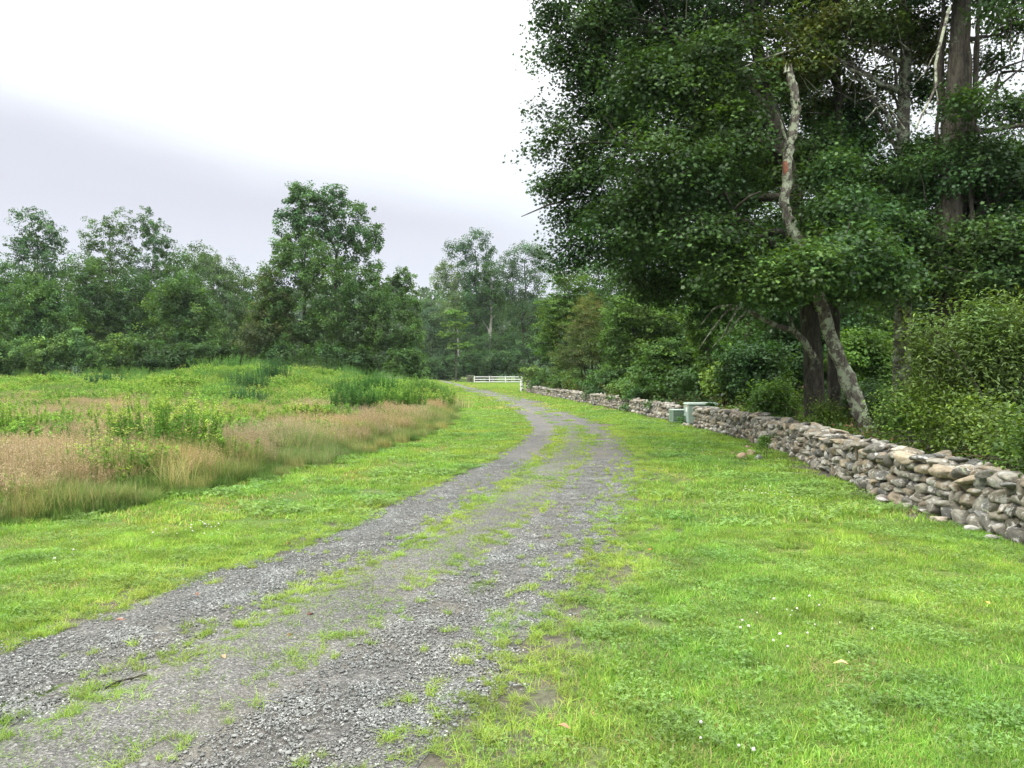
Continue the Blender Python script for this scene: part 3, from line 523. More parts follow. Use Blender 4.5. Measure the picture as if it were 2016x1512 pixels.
# dead limb with hanging twigs, growing from the largest maple
def dead_branch(name, label, pts, r0, r1, subs, D, bark=M_lich):
    P = np.array([px(x, y, d) for x, y, d in pts]); base = P[0]
    b = MB(); tube(b, P + rng.normal(size=P.shape) * .01, np.linspace(r0, r1, len(P)), 8, rough=.04)
    for s in subs:
        Q = np.array([px(x, y, d) for x, y, d in s]); q = np.linspace(0, 1, 8); t0 = np.linspace(0, 1, len(Q)); Q = np.stack([np.interp(q, t0, Q[:, k]) for k in range(3)], -1) + rng.normal(size=(8, 3)) * .008
        tube(b, Q, np.linspace(r1 * .9, .005, 8), 5)
    o = b.build(name, bark, origin=base); tag(o, label, 'branch')
dead_branch('dead_branch', 'lichened crooked dead limb reaching left from the big maple trunk', [(1600, 700, 17.6), (1580, 668, 17.3), (1560, 650, 17.1), (1530, 643, 17), (1505, 632, 16.8), (1480, 615, 16.6), (1450, 602, 16.4)], .085, .04,
            [[(1565, 655, 17), (1558, 630, 17), (1550, 612, 17)], [(1450, 605, 16.4), (1430, 612, 16.3), (1400, 650, 16.2), (1375, 690, 16.1)], [(1455, 603, 16.4), (1440, 625, 16.3), (1425, 660, 16.2), (1400, 685, 16.1)], [(1470, 610, 16.5), (1445, 640, 16.3), (1430, 660, 16.3)], [(1440, 600, 16.3), (1405, 605, 16.2), (1380, 640, 16)]], 17)
dead_branch('dead_branch', 'pale forked dead branch hanging in front of the vine-clad trunk top', [(1865, 20, 16.6), (1848, 80, 16.5), (1838, 130, 16.4), (1838, 170, 16.3), (1828, 195, 16.2), (1812, 225, 16.1), (1798, 255, 16)], .035, .018,
            [[(1836, 172, 16.2), (1842, 195, 16.2), (1832, 230, 16.1)], [(1815, 218, 16.1), (1838, 240, 16)], [(1845, 90, 16.5), (1820, 140, 16.4), (1795, 170, 16.3)]], 16.5)
dead_branch('dead_branch', 'thin arching bare twig branch left of the vine-clad trunk', [(1775, 255, 16.5), (1760, 230, 16.4), (1742, 208, 16.3), (1720, 215, 16.2), (1700, 240, 16.1)], .022, .01,
            [[(1742, 208, 16.3), (1715, 190, 16.2), (1690, 200, 16.1)], [(1755, 222, 16.4), (1745, 250, 16.3)]], 16.4)

# willowy bush and brambles right
tree('willowy_bush', 'large pale green willowy bush at the right edge behind the wall', 'bush', 11.5, [(l[0], l[1], l[2] * .8, l[3] * .85) for l in [(1930, 650, 60, 44), (2000, 640, 60, 44), (1860, 690, 60, 40), (1960, 720, 90, 60), (2060, 700, 80, 80), (1840, 740, 44, 34), (1900, 780, 70, 40), (2010, 800, 70, 50), (1820, 650, 34, 22), (1900, 615, 20, 16), (1985, 600, 16, 18), (1950, 622, 14, 14)]], 1960, None, .08, 34000, (.105, .17, .06), .03, .40, 1.1, 'lance', gap=(.33, .40), stems=40, shell=.0, per=26, droop=.6, col2=(.09, .16, .05), colvar=.25)
for x, y, r, D, c, lb in [(1790, 810, 40, 12.5, (.08, .17, .035), 'leafy bramble at the foot of the snag'), (1850, 830, 44, 11.2, (.09, .18, .03), 'yellow-green bramble below the willowy bush'), (1920, 850, 44, 10, (.07, .14, .03), 'tangled bramble behind the wall right of the yellow-green one'), (1990, 870, 40, 9, (.085, .15, .035), 'bramble at the right picture edge behind the wall'),
                          (2060, 880, 50, 8, (.07, .14, .03), 'bramble just beyond the right picture edge'), (1745, 830, 24, 14.2, (.08, .16, .04), 'small leafy sprout beside the foot of the snag'), (1625, 828, 18, 16, (.1, .2, .04), 'small bright sprout in front of the twin trunks')]:
    def canes(b, base, D=D, r=r):
        for k in range(14):
            a = rng.uniform(0, 2 * pi); L = rng.uniform(.5, 1.1); s = base + [rng.normal() * .3, rng.normal() * .25, 0]
            tube(b, bez(s, s + [math.cos(a) * .1, math.sin(a) * .1, L], s + [math.cos(a) * L * .8, math.sin(a) * L * .5, L * .7], 7), np.linspace(.008, .002, 7), 4)
    tree("bramble", lb, "bramble", D, [(x, y, r, r * .8), (x + 8, y + r * .8, r, r * .6), (x - r * .5, y - r * .7, r * .4, r * .5), (x + r * .4, y - r * .5, r * .5, r * .4)], x, 'brambles behind the near wall', (.055), 4000, tuple(np.array(c) * .72), .01, .34, 1.1, stems=14, gap=(.3, .36), shell=.05, per=22, extra=canes, bark=M_dead if 'M_dead' in globals() else M_bark, col2=(.12, .2, .05))
# leafy litter and low growth behind the wall: uncountable
def undergrowth():
    b = MB(); k = 110000
    y = rng.uniform(4, 80, k); x = wall_x(np.minimum(y, 72)) + .75 + rng.exponential(2.6, k) ** 1.15
    nse = vnoise(x, y, 2.5, 31); z = H(x, y) + rng.random(k) * (.15 + .9 * nse) * np.where(y > 26, 1.7, .8)
    sz = np.clip(.05 + y * .0022, .05, .2) * rng.uniform(.7, 1.3, k)
    c = np.where((nse > .55)[:, None], np.array([.075, .15, .03]), np.array([.045, .09, .025])); dead = rng.random(k) < .18
    c = np.where(dead[:, None], np.array([.14, .10, .055]), c) * rng.uniform(.6, 1.4, (k, 1))
    leaves(b, np.stack([x, y, z], -1), unit(rng.normal(size=(k, 3)) * .6 + [0, 0, 1]), sz, c)
    for i in range(500):
        yy = rng.uniform(6, 60); xx = wall_x(yy) + rng.uniform(.7, 2.5); L = rng.uniform(.4, 1.1); s = np.array([xx, yy, float(H(xx, yy))])
        tube(b, bez(s, s + [rng.normal() * .2, rng.normal() * .2, L], s + [rng.normal() * .6, rng.normal() * .6, L * rng.uniform(.5, 1.1)], 5), np.linspace(.006 + yy * .0003, .002, 5), 3, (.16, .12, .08), cap=False)
    tag(b.build('undergrowth', M_leaf), 'low weeds and dry stems on the woodland floor behind the stone wall', 'undergrowth', kind='stuff')
undergrowth()

# ------------------------------------------------------------------ dry stone walls
def ico(sub):
    bm = bmesh.new(); bmesh.ops.create_icosphere(bm, subdivisions=sub, radius=1); bm.verts.ensure_lookup_table()
    v = np.array([q.co[:] for q in bm.verts]); f = np.array([[q.index for q in p.verts] for p in bm.faces]); bm.free(); return v, f
ICO = {2: ico(2), 3: ico(3), 4: ico(4)}
STC = [(.17, .155, .12), (.23, .215, .175), (.125, .12, .10), (.30, .285, .235), (.20, .17, .125), (.14, .14, .125), (.25, .21, .15)]
def stone(b, c, dims, rz=0, tilt=(0, 0), sub=3, col=None):
    v, f = ICO[sub]; p = v.copy(); p = np.sign(p) * np.abs(p) ** .8; p = p / np.abs(p).max(0)
    for _ in range(10):
        n = unit(rng.normal(size=3)); d = rng.uniform(.56, .95); s = np.maximum(0, p @ n - d); p = p - s[:, None] * n * .95
    for _ in range(3):
        k = rng.normal(size=3) * 3; p = p * (1 + .045 * np.sin(v @ k + rng.uniform(0, 6))[:, None])
    p = p * np.asarray(dims) / 2
    a, e = tilt; cz, sz = math.cos(rz), math.sin(rz); ca, sa = math.cos(a), math.sin(a); ce, se = math.cos(e), math.sin(e)
    Mx = np.array([[1, 0, 0], [0, ca, -sa], [0, sa, ca]]); My = np.array([[ce, 0, se], [0, 1, 0], [-se, 0, ce]]); Mz = np.array([[cz, -sz, 0], [sz, cz, 0], [0, 0, 1]])
    p = p @ (Mz @ My @ Mx).T + np.asarray(c)
    col = np.asarray(col if col is not None else STC[rng.integers(len(STC))]) * rng.uniform(.62, 1.3)
    b.add(p, f, col)
def wall(name, label, y0, y1, h, cap=True, width=.62, cw=(.10, .31)):
    ys = np.linspace(y0, y1, 200); P = np.stack([wall_x(ys), ys], -1); s = np.concatenate([[0], np.cumsum(np.linalg.norm(np.diff(P, axis=0), axis=1))])
    def at(q, off):
        y = np.interp(q, s, ys); x = float(wall_x(y)); dx = float(wall_x(y + .2) - wall_x(y - .2)) / .4; ang = math.atan2(1, dx); nx, ny = math.sin(ang), -math.cos(ang)
        return x + nx * off, y + ny * off, ang
    L = s[-1]; org = (float(wall_x(y0)), y0, 0)
    root = thing(name, label, 'wall', org)
    b = MB(); core = MB()
    sub = lambda y: 3 if y < 22 else 2
    for face in (0, 1):
        z = 0.0; c = 0
        while z < h - .05:
            ch = rng.uniform(.085, .17) * (1.15 if c == 0 else 1); q = rng.uniform(-.2, 0)
            while q < L:
                w = rng.uniform(*cw) * (1.2 if c == 0 else 1); hh = ch * rng.uniform(.85, 1.4)
                if rng.random() < .2: w *= .6; hh *= 1.6
                bat = .08 * (z / h)
                off = (.13 + bat if face == 0 else width - .13 - bat) + rng.normal() * .02
                x, y, ang = at(min(max(q + w / 2, 0), L), off); hloc = h * (1 + .10 * (vnoise(np.array([y]), np.array([0.]), 3, 41)[0] - .5))
                if z < hloc:
                    stone(b, (x, y, z + ch * .5 + rng.normal() * .012), (w * 1.10, rng.uniform(.22, .32), hh * 1.12), ang + rng.normal() * .12, (rng.normal() * .12, rng.normal() * .15), sub(y))
                q += w * .95
            z += ch * .93; c += 1
    b.build('stone_courses', M_stone, root, origin=org)
    b = MB(); q = 0
    while q < L:
        w = rng.uniform(.16, .44); n = 2 if rng.random() < .55 else 3
        for k in range(n):
            x, y, ang = at(q + w / 2 + rng.normal() * .04, .16 + (width - .32) * k / (n - 1) + rng.normal() * .03)
            stone(b, (x, y, h - .02 + rng.uniform(-.05, .07)), (w * 1.15, rng.uniform(.24, .42) * (1 if n == 2 else .8), rng.uniform(.07, .16)), ang + rng.normal() * .45, (rng.normal() * .18, rng.normal() * .18), sub(y), np.array(STC[rng.integers(len(STC))]) * 1.1)
        q += w * .85
    b.build('capstones', M_stone, root, origin=org)
    a1 = np.linspace(.25, L - .25, 60); V = []
    for q in a1:
        for off, z in ((.14, -.05), (.18, h - .08), (width - .18, h - .08), (width - .14, -.05)):
            x, y, _ = at(q, off); V.append((x, y, z))
    i = np.arange(59)[:, None] * 4; F = np.concatenate([np.concatenate([i + k, i + k + 1, i + 5 + k, i + 4 + k], 1) for k in range(3)])
    core.add(V, F, (.10, .09, .075)); core.add(V, np.array([[0, 1, 2, 3], [59 * 4 + 3, 59 * 4 + 2, 59 * 4 + 1, 59 * 4]]), (.1, .09, .075))
    core.build('rubble_core', M_stone, root, origin=org)
    return root
wall('dry_stone_wall', 'near dry stone wall of rounded lichened fieldstones running along the right lawn', 2.2, 23.9, .60)
wall('dry_stone_wall', 'far low dry stone wall curving from the green cabinets to the white rail stub', 26.9, 69.5, .52, width=.55, cw=(.16, .34))
def pillar(name, label, x0, y0, w, d, h):
    root = thing(name, label, 'pillar', (x0 + w / 2, y0 + d / 2, 0)); b = MB(); z = 0
    while z < h:
        ch = .14
        for side in range(4):
            n = 3
            for k in range(n):
                t = (k + .5) / n
                x, y, a = [(x0 + w * t, y0 + .1, 0), (x0 + w * t, y0 + d - .1, 0), (x0 + .1, y0 + d * t, pi / 2), (x0 + w - .1, y0 + d * t, pi / 2)][side]
                ww = (w if side < 2 else d) / n
                stone(b, (x + rng.normal() * .02, y + rng.normal() * .02, z + ch / 2), (ww * 1.15, .28, ch * 1.2), a + rng.normal() * .1, (0, rng.normal() * .06), 2, np.array(STC[rng.integers(3)]) * .75)
        z += ch * .95
    for k in range(4): stone(b, (x0 + w * (.25 + .5 * (k % 2)), y0 + d * (.25 + .5 * (k // 2)), h + .02), (w * .6, d * .6, .1), rng.normal() * .2, (0, 0), 2)
    b.build('stonework', M_stone, root, origin=(x0 + w / 2, y0 + d / 2, 0))
pillar('stone_pillar', 'taller dark stone pillar ending the far wall beside the white rail stub', 1.35, 70.2, 1.9, 1.1, .95)
pillar('stone_pillar', 'dark stone pillar at the left end of the distant white fence', -7.95, 134.4, 1.05, 1.0, 1.2)
# loose stones in front of the slump in the near wall, and protruding footing stones
G_ls = 'loose stones at the foot of the near wall'
LS = [((1462, 905), (.20, .17, .19), (.27, .2, .13), 'rusty tan round stone lying in front of the slump in the wall'), ((1482, 900), (.24, .19, .22), (.28, .24, .13), 'ochre upright stone beside the rusty tan round stone'), ((1497, 908), (.2, .16, .15), (.11, .12, .10), 'dark mossy stone right of the ochre upright stone'),
      ((1475, 884), (.26, .15, .10), (.26, .15, .11), 'reddish flat stone behind the ochre upright stone'), ((1448, 896), (.17, .13, .07), (.25, .16, .12), 'small reddish stone sunk in the grass at the left of the slump'), ((1494, 865), (.26, .2, .15), (.30, .27, .16), 'yellowish block perched in the slump of the wall'),
      ((1745, 990), (.30, .18, .13), (.28, .25, .22), 'pale footing stone jutting from the wall base, first from the left'), ((1772, 987), (.14, .12, .09), (.36, .34, .31), 'small white footing stone next to the first pale one'), ((1795, 1003), (.24, .2, .10), (.3, .28, .24), 'flat pale footing stone in the middle of the jutting row'), ((1830, 1012), (.24, .22, .12), (.24, .22, .2), 'grey rounded footing stone right of the flat pale one'),
      ((1858, 1030), (.22, .15, .09), (.32, .27, .22), 'long buff stone almost sunk in the lawn below the wall'), ((1922, 1048), (.16, .13, .08), (.36, .35, .32), 'small pale stone at the wall base towards the picture edge'), ((1965, 1066), (.16, .12, .08), (.35, .33, .3), 'last small pale stone by the picture edge'), ((1348, 841), (.22, .18, .17), (.33, .31, .24), 'pale stone below the green cabinet, left of a pair'), ((1355, 842), (.2, .16, .18), (.3, .28, .22), 'pale stone below the green cabinet, right of a pair')]
for (x, y), d, c, lb in LS:
    D = FPX * CZ / (y - HY); p = px(x, y, D); b = MB(); o_ = (p[0], D + .06, d[2] * .28)
    stone(b, o_, d, rng.uniform(-.4, .4) + 1.4 * (d[0] > .22), (rng.normal() * .1, rng.normal() * .1), 3, c); o = b.build('loose_stone', M_stone, origin=o_); tag(o, lb, 'stone', G_ls)

# ------------------------------------------------------------------ boxes with bevel
def bx(name, lo, hi, mat, parent, bevel=.012, seg=2, origin=(0, 0, 0)):
    bm = bmesh.new(); bmesh.ops.create_cube(bm, size=1)
    lo = np.array(lo) - origin; hi = np.array(hi) - origin
    for v in bm.verts: v.co = tuple((lo + hi) / 2 + np.array(v.co) * (hi - lo))
    if bevel: bmesh.ops.bevel(bm, geom=bm.edges[:], offset=bevel, segments=seg, affect='EDGES')
    me = bpy.data.meshes.new(name); bm.to_mesh(me); bm.free(); me.materials.append(mat)
    o = bpy.data.objects.new(name, me); C.objects.link(o); o.parent = parent
    if bevel > .03:
        for p in me.polygons: p.use_smooth = False
    return o
# standby generator in the wall gap
g0 = np.array([5.72, 24.75, 0.0]); g = thing('generator', 'grey-green metal generator cabinet standing in the gap of the stone wall', 'generator', tuple(g0))
bx('pad', (5.66, 24.70, -.05), (6.80, 25.55, .07), M_conc, g, .02, origin=g0)
bx('housing', (5.74, 24.77, .07), (6.70, 25.47, .66), M_genlt, g, .015, origin=g0)
bx('hood', (5.71, 24.74, .655), (6.73, 25.50, .735), M_gencap, g, .035, 3, origin=g0)
bx('door_seam', (6.21, 24.762, .12), (6.225, 24.772, .64), M_dark, g, 0, origin=g0)
bx('side_grille', (6.30, 24.764, .2), (6.60, 24.773, .5), M_dark, g, 0, origin=g0)
bx('warning_sticker', (5.733, 24.95, .44), (5.741, 25.12, .58), M_label, g, 0, origin=g0)
bx('red_sticker', (5.733, 24.93, .60), (5.741, 25.12, .65), M_lab2, g, 0, origin=g0)
bx('latch', (5.728, 25.35, .36), (5.742, 25.39, .44), M_dark, g, .002, origin=g0)
a0 = np.array([5.40, 25.62, 0.0]); g = thing('condenser_unit', 'small sage green louvered air conditioning box beside the generator cabinet', 'air conditioner', tuple(a0))
bx('pad', (5.38, 25.60, -.05), (6.02, 26.20, .07), M_conc, g, .01, origin=a0)
bx('cabinet', (5.43, 25.65, .07), (5.97, 26.15, .44), M_dark, g, .005, origin=a0)
bx('top_panel', (5.39, 25.61, .44), (6.0, 26.19, .475), M_gencap, g, .012, origin=a0)
bx('base_rail', (5.40, 25.62, .07), (5.99, 26.18, .10), M_acg, g, .005, origin=a0)
for x in (5.40, 5.95):
    for y in (25.62, 26.14): bx('corner_post', (x, y, .10), (x + .045, y + .045, .44), M_genlt, g, .004, origin=a0)
def louver(nm, ax):
    bm = bmesh.new()
    for k in range(8):
        z = .125 + k * .041
        if ax == 'x': lo, hi = (5.445, 25.625, z), (5.95, 25.645, z + .022)
        else: lo, hi = (5.405, 25.665, z), (5.425, 26.14, z + .022)
        r_ = bmesh.ops.create_cube(bm, size=1); lo = np.array(lo) - a0; hi = np.array(hi) - a0
        for v in r_['verts']: v.co = tuple((lo + hi) / 2 + np.array(v.co) * (hi - lo))
    me = bpy.data.meshes.new(nm); bm.to_mesh(me); bm.free(); me.materials.append(M_acg); o = bpy.data.objects.new(nm, me); C.objects.link(o); o.parent = g
louver('louver_panel', 'x'); louver('louver_panel', 'y')
tree('creeper', 'vine creeping over the right end of the generator cabinet', 'creeper', 24.6, [(1402, 806, 9, 9), (1398, 798, 8, 5), (1408, 815, 8, 7)], 1405, None, .05, 1600, (.035, .085, .025), .006, .12, .7, stems=4, shell=.2, zmin=-.2)
tree('weed', 'small leafy weed growing at the corner of the condenser box', 'weed', 25.2, [(1342, 826, 6, 8), (1350, 833, 7, 5)], 1345, None, .04, 500, (.08, .17, .04), .004, .08, .7, stems=4, shell=.2, zmin=-.2)
tree('weed', 'tuft of weeds against the far wall near its white rail stub end', 'weed', 61, [(1070, 776, 4, 4), (1078, 780, 6, 3)], 1074, None, .1, 400, (.1, .17, .05), .01, .14, .7, stems=4, shell=.2, zmin=-.2)
tree('fern', 'low green fern growing among the loose stones at the wall slump', 'fern', 14.9, [(1508, 868, 12, 8), (1500, 880, 10, 6)], 1505, None, .05, 900, (.08, .16, .04), .004, .1, .7, 'lance', stems=5, shell=.2, zmin=-.2)

# ------------------------------------------------------------------ white fences
def fence(name, label, posts, h, prot=.07):
    o0 = np.array([posts[0][0], posts[0][1], 0]); r = thing(name, label, 'fence', tuple(o0))
    for (x, y) in posts:
        bx('post', (x - .07, y - .07, -.05), (x + .07, y + .07, h), M_white, r, .006, origin=o0)
        b = bx('post_cap', (x - .085, y - .085, h), (x + .085, y + .085, h + .04), M_white, r, .012, origin=o0)
    for k in range(len(posts) - 1):
        p, q = np.array(posts[k]), np.array(posts[k + 1]); d = (q - p) / np.linalg.norm(q - p); p = p + d * .072; q = q - d * .072
        nn_ = np.array([-d[1], d[0]]) * .022
        for z in (h * .17, h * .52, h * .88):
            mb = MB(); V = [(*(p + nn_ * s), z + e) for s in (-1, 1) for e in (-.07, .07)] + [(*(q + nn_ * s), z + e) for s in (-1, 1) for e in (-.07, .07)]
            mb.add(V, np.array([[0, 1, 3, 2], [4, 6, 7, 5], [0, 4, 5, 1], [2, 3, 7, 6], [1, 5, 7, 3], [0, 2, 6, 4]]), (.8, .8, .8)); mb.build('rail', M_white, r, origin=o0)
fence('rail_fence', 'long white three-rail fence across the far end of the lawn', [(-6.62, 134), (-3.95, 134), (-1.15, 134), (1.75, 134)], 1.22)
fence('rail_fence', 'short white rail stub standing end-on at the far end of the stone wall', [(.80, 69.6), (1.02, 72.0)], 1.02)

# ------------------------------------------------------------------ twig and fallen leaves on the driveway
def ground_px(x, y): D = FPX * CZ / (y - HY); return np.array([(x - 1008) / FPX * D, D, 0])
def twig(lbl, a, b_, r, sub):
    A, B = ground_px(*a), ground_px(*b_); A[2] = B[2] = .028; m_ = (A + B) / 2 + [0, .02, .02]; b = MB()
    tube(b, bez(A, m_, B, 9) + rng.normal(size=(9, 3)) * .003, np.linspace(r, r * .4, 9), 7, rough=.1)
    for s in sub: tube(b, bez(A + (B - A) * s, A + (B - A) * (s + .1) + [.02, .03, .02], A + (B - A) * (s + .18) + [rng.normal() * .04, .06, 0], 5), np.linspace(r * .5, r * .2, 5), 5)
    tag(b.build('twig', M_bark, origin=A), lbl, 'twig')
twig('dark fallen twig lying across the gravel in the left foreground', (203, 1367), (285, 1343), .0075, (.3, .6))
twig('thin brown stick at the bottom left corner of the driveway', (75, 1506), (130, 1494), .007, (.5,))
FL = [((610, 1222), .055, (.10, .035, .02), 'dark brown curled leaf on the weedy centre strip'), ((566, 1079), .05, (.14, .05, .02), 'brown leaf at the left edge of the gravel'), ((385, 1182), .05, (.16, .06, .03), 'russet leaf near the left gravel edge'), ((234, 1234), .05, (.32, .13, .07), 'orange-tan leaf on the left side of the gravel'), ((437, 1309), .05, (.35, .22, .13), 'pale tan leaf on the centre strip'),
      ((568, 1265), .045, (.12, .05, .03), 'dark leaf below the curled brown leaf'), ((1658, 1330), .07, (.42, .30, .14), 'straw-coloured leaf lying on the right lawn'), ((1283, 1096), .05, (.40, .17, .06), 'orange leaf on the lawn by the right gravel edge'), ((1112, 1460), .05, (.38, .18, .1), 'orange-tan leaf on the lawn at the bottom centre'), ((775, 1126), .04, (.2, .09, .05), 'small brown leaf on the upper centre strip'), ((1945, 1205), .055, (.5, .3, .08), 'yellow-orange leaf on the lawn near the right picture edge')]
for (x, y), s, c, lb in FL:
    p = ground_px(x, y); p[2] = .035 if x < 1100 else .055; b = MB()
    n = 7; u = np.linspace(0, 1, n); s = s * .8; wdt = .38 * np.sin(pi * u ** .8) * s; L = []
    for j, sg in enumerate((-1, 0, 1)): L.append(np.stack([(u - .5) * s * 1.5, sg * wdt, .35 * s * abs(sg) * (.25 + .3 * np.sin(u * 5)) + .2 * s * np.sin(pi * u)], -1))
    V = np.concatenate(L); i = np.arange(n - 1)[:, None]; F = np.concatenate([np.concatenate([i + k * n, i + k * n + 1, i + k * n + n + 1, i + k * n + n], 1) for k in range(2)])
    a = rng.uniform(0, 6); V = V @ np.array([[math.cos(a), -math.sin(a), 0], [math.sin(a), math.cos(a), 0], [0, 0, 1]]).T
    b.add(V + p, F, c); tag(b.build('fallen_leaf', M_chip, origin=p), lb, 'leaf', 'fallen leaves')

# ------------------------------------------------------------------ stuff: scattered grass, meadow, gravel
def blades(b, n, rad, h, w, lean, cols, seg=2, curve=1.0, square=True):
    x = rng.uniform(-rad, rad, n); y = rng.uniform(-rad, rad, n)
    if not square: r_ = rad * rng.random(n) ** .6; a = rng.uniform(0, 2 * pi, n); x, y = r_ * np.cos(a), r_ * np.sin(a)
    hh = rng.uniform(h[0], h[1], n); ww = rng.uniform(w[0], w[1], n); a = rng.uniform(0, 2 * pi, n); ln = np.abs(rng.normal(size=n)) * lean
    d = np.stack([np.cos(a), np.sin(a), a * 0], -1); sd = np.stack([-np.sin(a), np.cos(a), a * 0], -1)
    base = np.stack([x, y, x * 0 - .005], -1); pts = []
    for k in range(seg + 1):
        t = k / seg; c = base + d * (ln * hh * t ** (1 + curve))[:, None] + np.array([0, 0, 1]) * (hh * t * (1 - .35 * np.minimum(ln, 1.6) * t * .6))[:, None]
        wk = ww * (1 - t) ** .7
        pts += [c - sd * wk[:, None] / 2, c + sd * wk[:, None] / 2] if k < seg else [c]
    V = np.stack(pts, 1); K = V.shape[1]; i = np.arange(n)[:, None] * K; col = np.asarray(cols)[rng.integers(len(cols), size=n)] * rng.uniform(.75, 1.25, (n, 1))
    b.add(V.reshape(-1, 3), np.zeros((0, 4), int), (0, 0, 0)); off = b.n - n * K; b.v[-1:] = [V.reshape(-1, 3)]
    b.f.pop(); b.c.pop(); b.m.pop()
    for k in range(seg - 1):
        b.f.append(i + off + np.array([[2 * k, 2 * k + 1, 2 * k + 3, 2 * k + 2]])); b.c.append(col); b.m.append(np.zeros(n, np.int32))
    k = seg - 1; b.f.append(i + off + np.array([[2 * k, 2 * k + 1, 2 * k + 2]])); b.c.append(col); b.m.append(np.zeros(n, np.int32))
def clover(b, n, rad, h, s, col=(.19, .32, .10)):
    x = rng.uniform(-rad, rad, n); y = rng.uniform(-rad, rad, n); z = rng.uniform(*h, n); t = unit(rng.normal(size=(n, 3)) * .3 + [0, 0, 1]); r = rng.normal(size=(n, 3)); e1 = unit(np.cross(t, r)); e2 = np.cross(t, e1)
    ss = rng.uniform(.7, 1.2, n) * s; c = np.stack([x, y, z], -1); cl = np.asarray(col) * rng.uniform(.7, 1.35, (n, 1))
    for k in range(3):
        a = k * 2 * pi / 3; d = math.cos(a) * e1 + math.sin(a) * e2; q = -math.sin(a) * e1 + math.cos(a) * e2; S_ = ss[:, None]
        V = np.stack([c, c + d * S_ * .55 - q * S_ * .5 + t * S_ * .1, c + d * S_ * 1.05 - t * S_ * .1, c + d * S_ * .55 + q * S_ * .5 + t * S_ * .1], 1)
        b.add(V.reshape(-1, 3), np.arange(n * 4).reshape(n, 4), cl)
def scatter(name, label, cat, pos, rot, scl_, idx, src):
    col = bpy.data.collections.new(name + '_sources')
    for i, s in enumerate(src): s.name = f'{chr(97 + i)}_{name}_source'; col.objects.link(s)
    n = len(pos); me = bpy.data.meshes.new(name); me.vertices.add(n); me.vertices.foreach_set('co', np.asarray(pos, np.float32).ravel())
    a = me.attributes.new('rot', 'FLOAT_VECTOR', 'POINT'); a.data.foreach_set('vector', np.asarray(rot, np.float32).ravel())
    a = me.attributes.new('scl', 'FLOAT', 'POINT'); a.data.foreach_set('value', np.asarray(scl_, np.float32))
    a = me.attributes.new('idx', 'INT', 'POINT'); a.data.foreach_set('value', np.asarray(idx, np.int32))
    o = bpy.data.objects.new(name, me); C.objects.link(o)
    g = bpy.data.node_groups.new(name + '_scatter', 'GeometryNodeTree')
    g.interface.new_socket('Geometry', in_out='INPUT', socket_type='NodeSocketGeometry'); g.interface.new_socket('Geometry', in_out='OUTPUT', socket_type='NodeSocketGeometry')
    gi = N(g, 'NodeGroupInput'); go = N(g, 'NodeGroupOutput'); ci = N(g, 'GeometryNodeCollectionInfo'); ci.inputs['Collection'].default_value = col
    ci.inputs['Separate Children'].default_value = True; ci.inputs['Reset Children'].default_value = True
    ip = N(g, 'GeometryNodeInstanceOnPoints'); ip.inputs['Pick Instance'].default_value = True
    def na(nm, ty): q = N(g, 'GeometryNodeInputNamedAttribute', data_type=ty); q.inputs['Name'].default_value = nm; return q.outputs[0]
    er = N(g, 'FunctionNodeEulerToRotation'); g.links.new(na('rot', 'FLOAT_VECTOR'), er.inputs[0])
    g.links.new(gi.outputs[0], ip.inputs['Points']); g.links.new(ci.outputs[0], ip.inputs['Instance']); g.links.new(na('idx', 'INT'), ip.inputs['Instance Index'])
    g.links.new(er.outputs[0], ip.inputs['Rotation']); g.links.new(na('scl', 'FLOAT'), ip.inputs['Scale']); g.links.new(ip.outputs[0], go.inputs[0])
    m_ = o.modifiers.new('scatter', 'NODES'); m_.node_group = g
    return tag(o, label, cat, kind='stuff')
def rots(n, tilt=.0): return np.stack([rng.normal(size=n) * tilt, rng.normal(size=n) * tilt, rng.uniform(0, 2 * pi, n)], -1)
def lawn_mask(x, y):
    """1 on mown grass, fading at the road edges, 0 in meadow / behind the wall; 0.x on the centre strip"""
    l, r = road_l(y), road_r(y); wx = wall_x(np.minimum(y, 72))
    j = .35 * (vnoise(x, y, .7, 51) - .5)
    left = sstep(-.12, .22, (l - x) + j * .8) * (x > meadow_e(y) - .25)
    right = sstep(-.35, .55, (x - r) + j * 1.6) * ((x < wx - .02) | (y > 71))
    m = np.maximum(left, right)
    u = (x - l) / (r - l); wst = .12 + .02 * (y > 20)
    cs = np.exp(-((u - .5) / wst) ** 2) * sstep(.4, .7, vnoise(x * 1.0, y * .6, .8, 53)) * .35
    cs = np.where(y > 17, np.exp(-((u - .53) / .14) ** 2) * (.35 + .65 * vnoise(x, y, 1.2, 54)), cs)
    return np.where((x > l) & (x < r), np.maximum(m, cs * (1 - .3 * (y < 17))), m)
def field(y0, y1, dens, margin=2.5):
    """random points inside the view wedge between two distances"""
    k = int(dens * 2 * (.70 * y1 + margin) * (y1 - y0)); y = rng.uniform(y0, y1, k); x = rng.uniform(-1, 1, k) * (.70 * y1 + margin)
    ok = np.abs(x) < .70 * y + margin; return x[ok], y[ok]
GR = [(.235, .42, .07), (.18, .36, .06), (.31, .47, .09), (.14, .29, .055), (.27, .40, .10)]
DRY = [(.42, .35, .18), (.32, .25, .13), (.48, .42, .24)]
near = []
for k in range(4):
    b = MB(); blades(b, 330, .14, (.018, .048), (.003, .0065), .9, GR * 3 + DRY[:1], 3); near.append(b.build('turf', M_lawn, False))
for k in range(2):
    b = MB(); blades(b, 150, .13, (.02, .05), (.003, .0065), .9, GR, 3); clover(b, 130, .13, (.015, .042), .0095); near.append(b.build('turf', M_lawn, False))
b = MB(); blades(b, 90, .12, (.015, .035), (.003, .006), 1.2, DRY * 2 + GR, 3); near.append(b.build('turf', M_lawn, False))
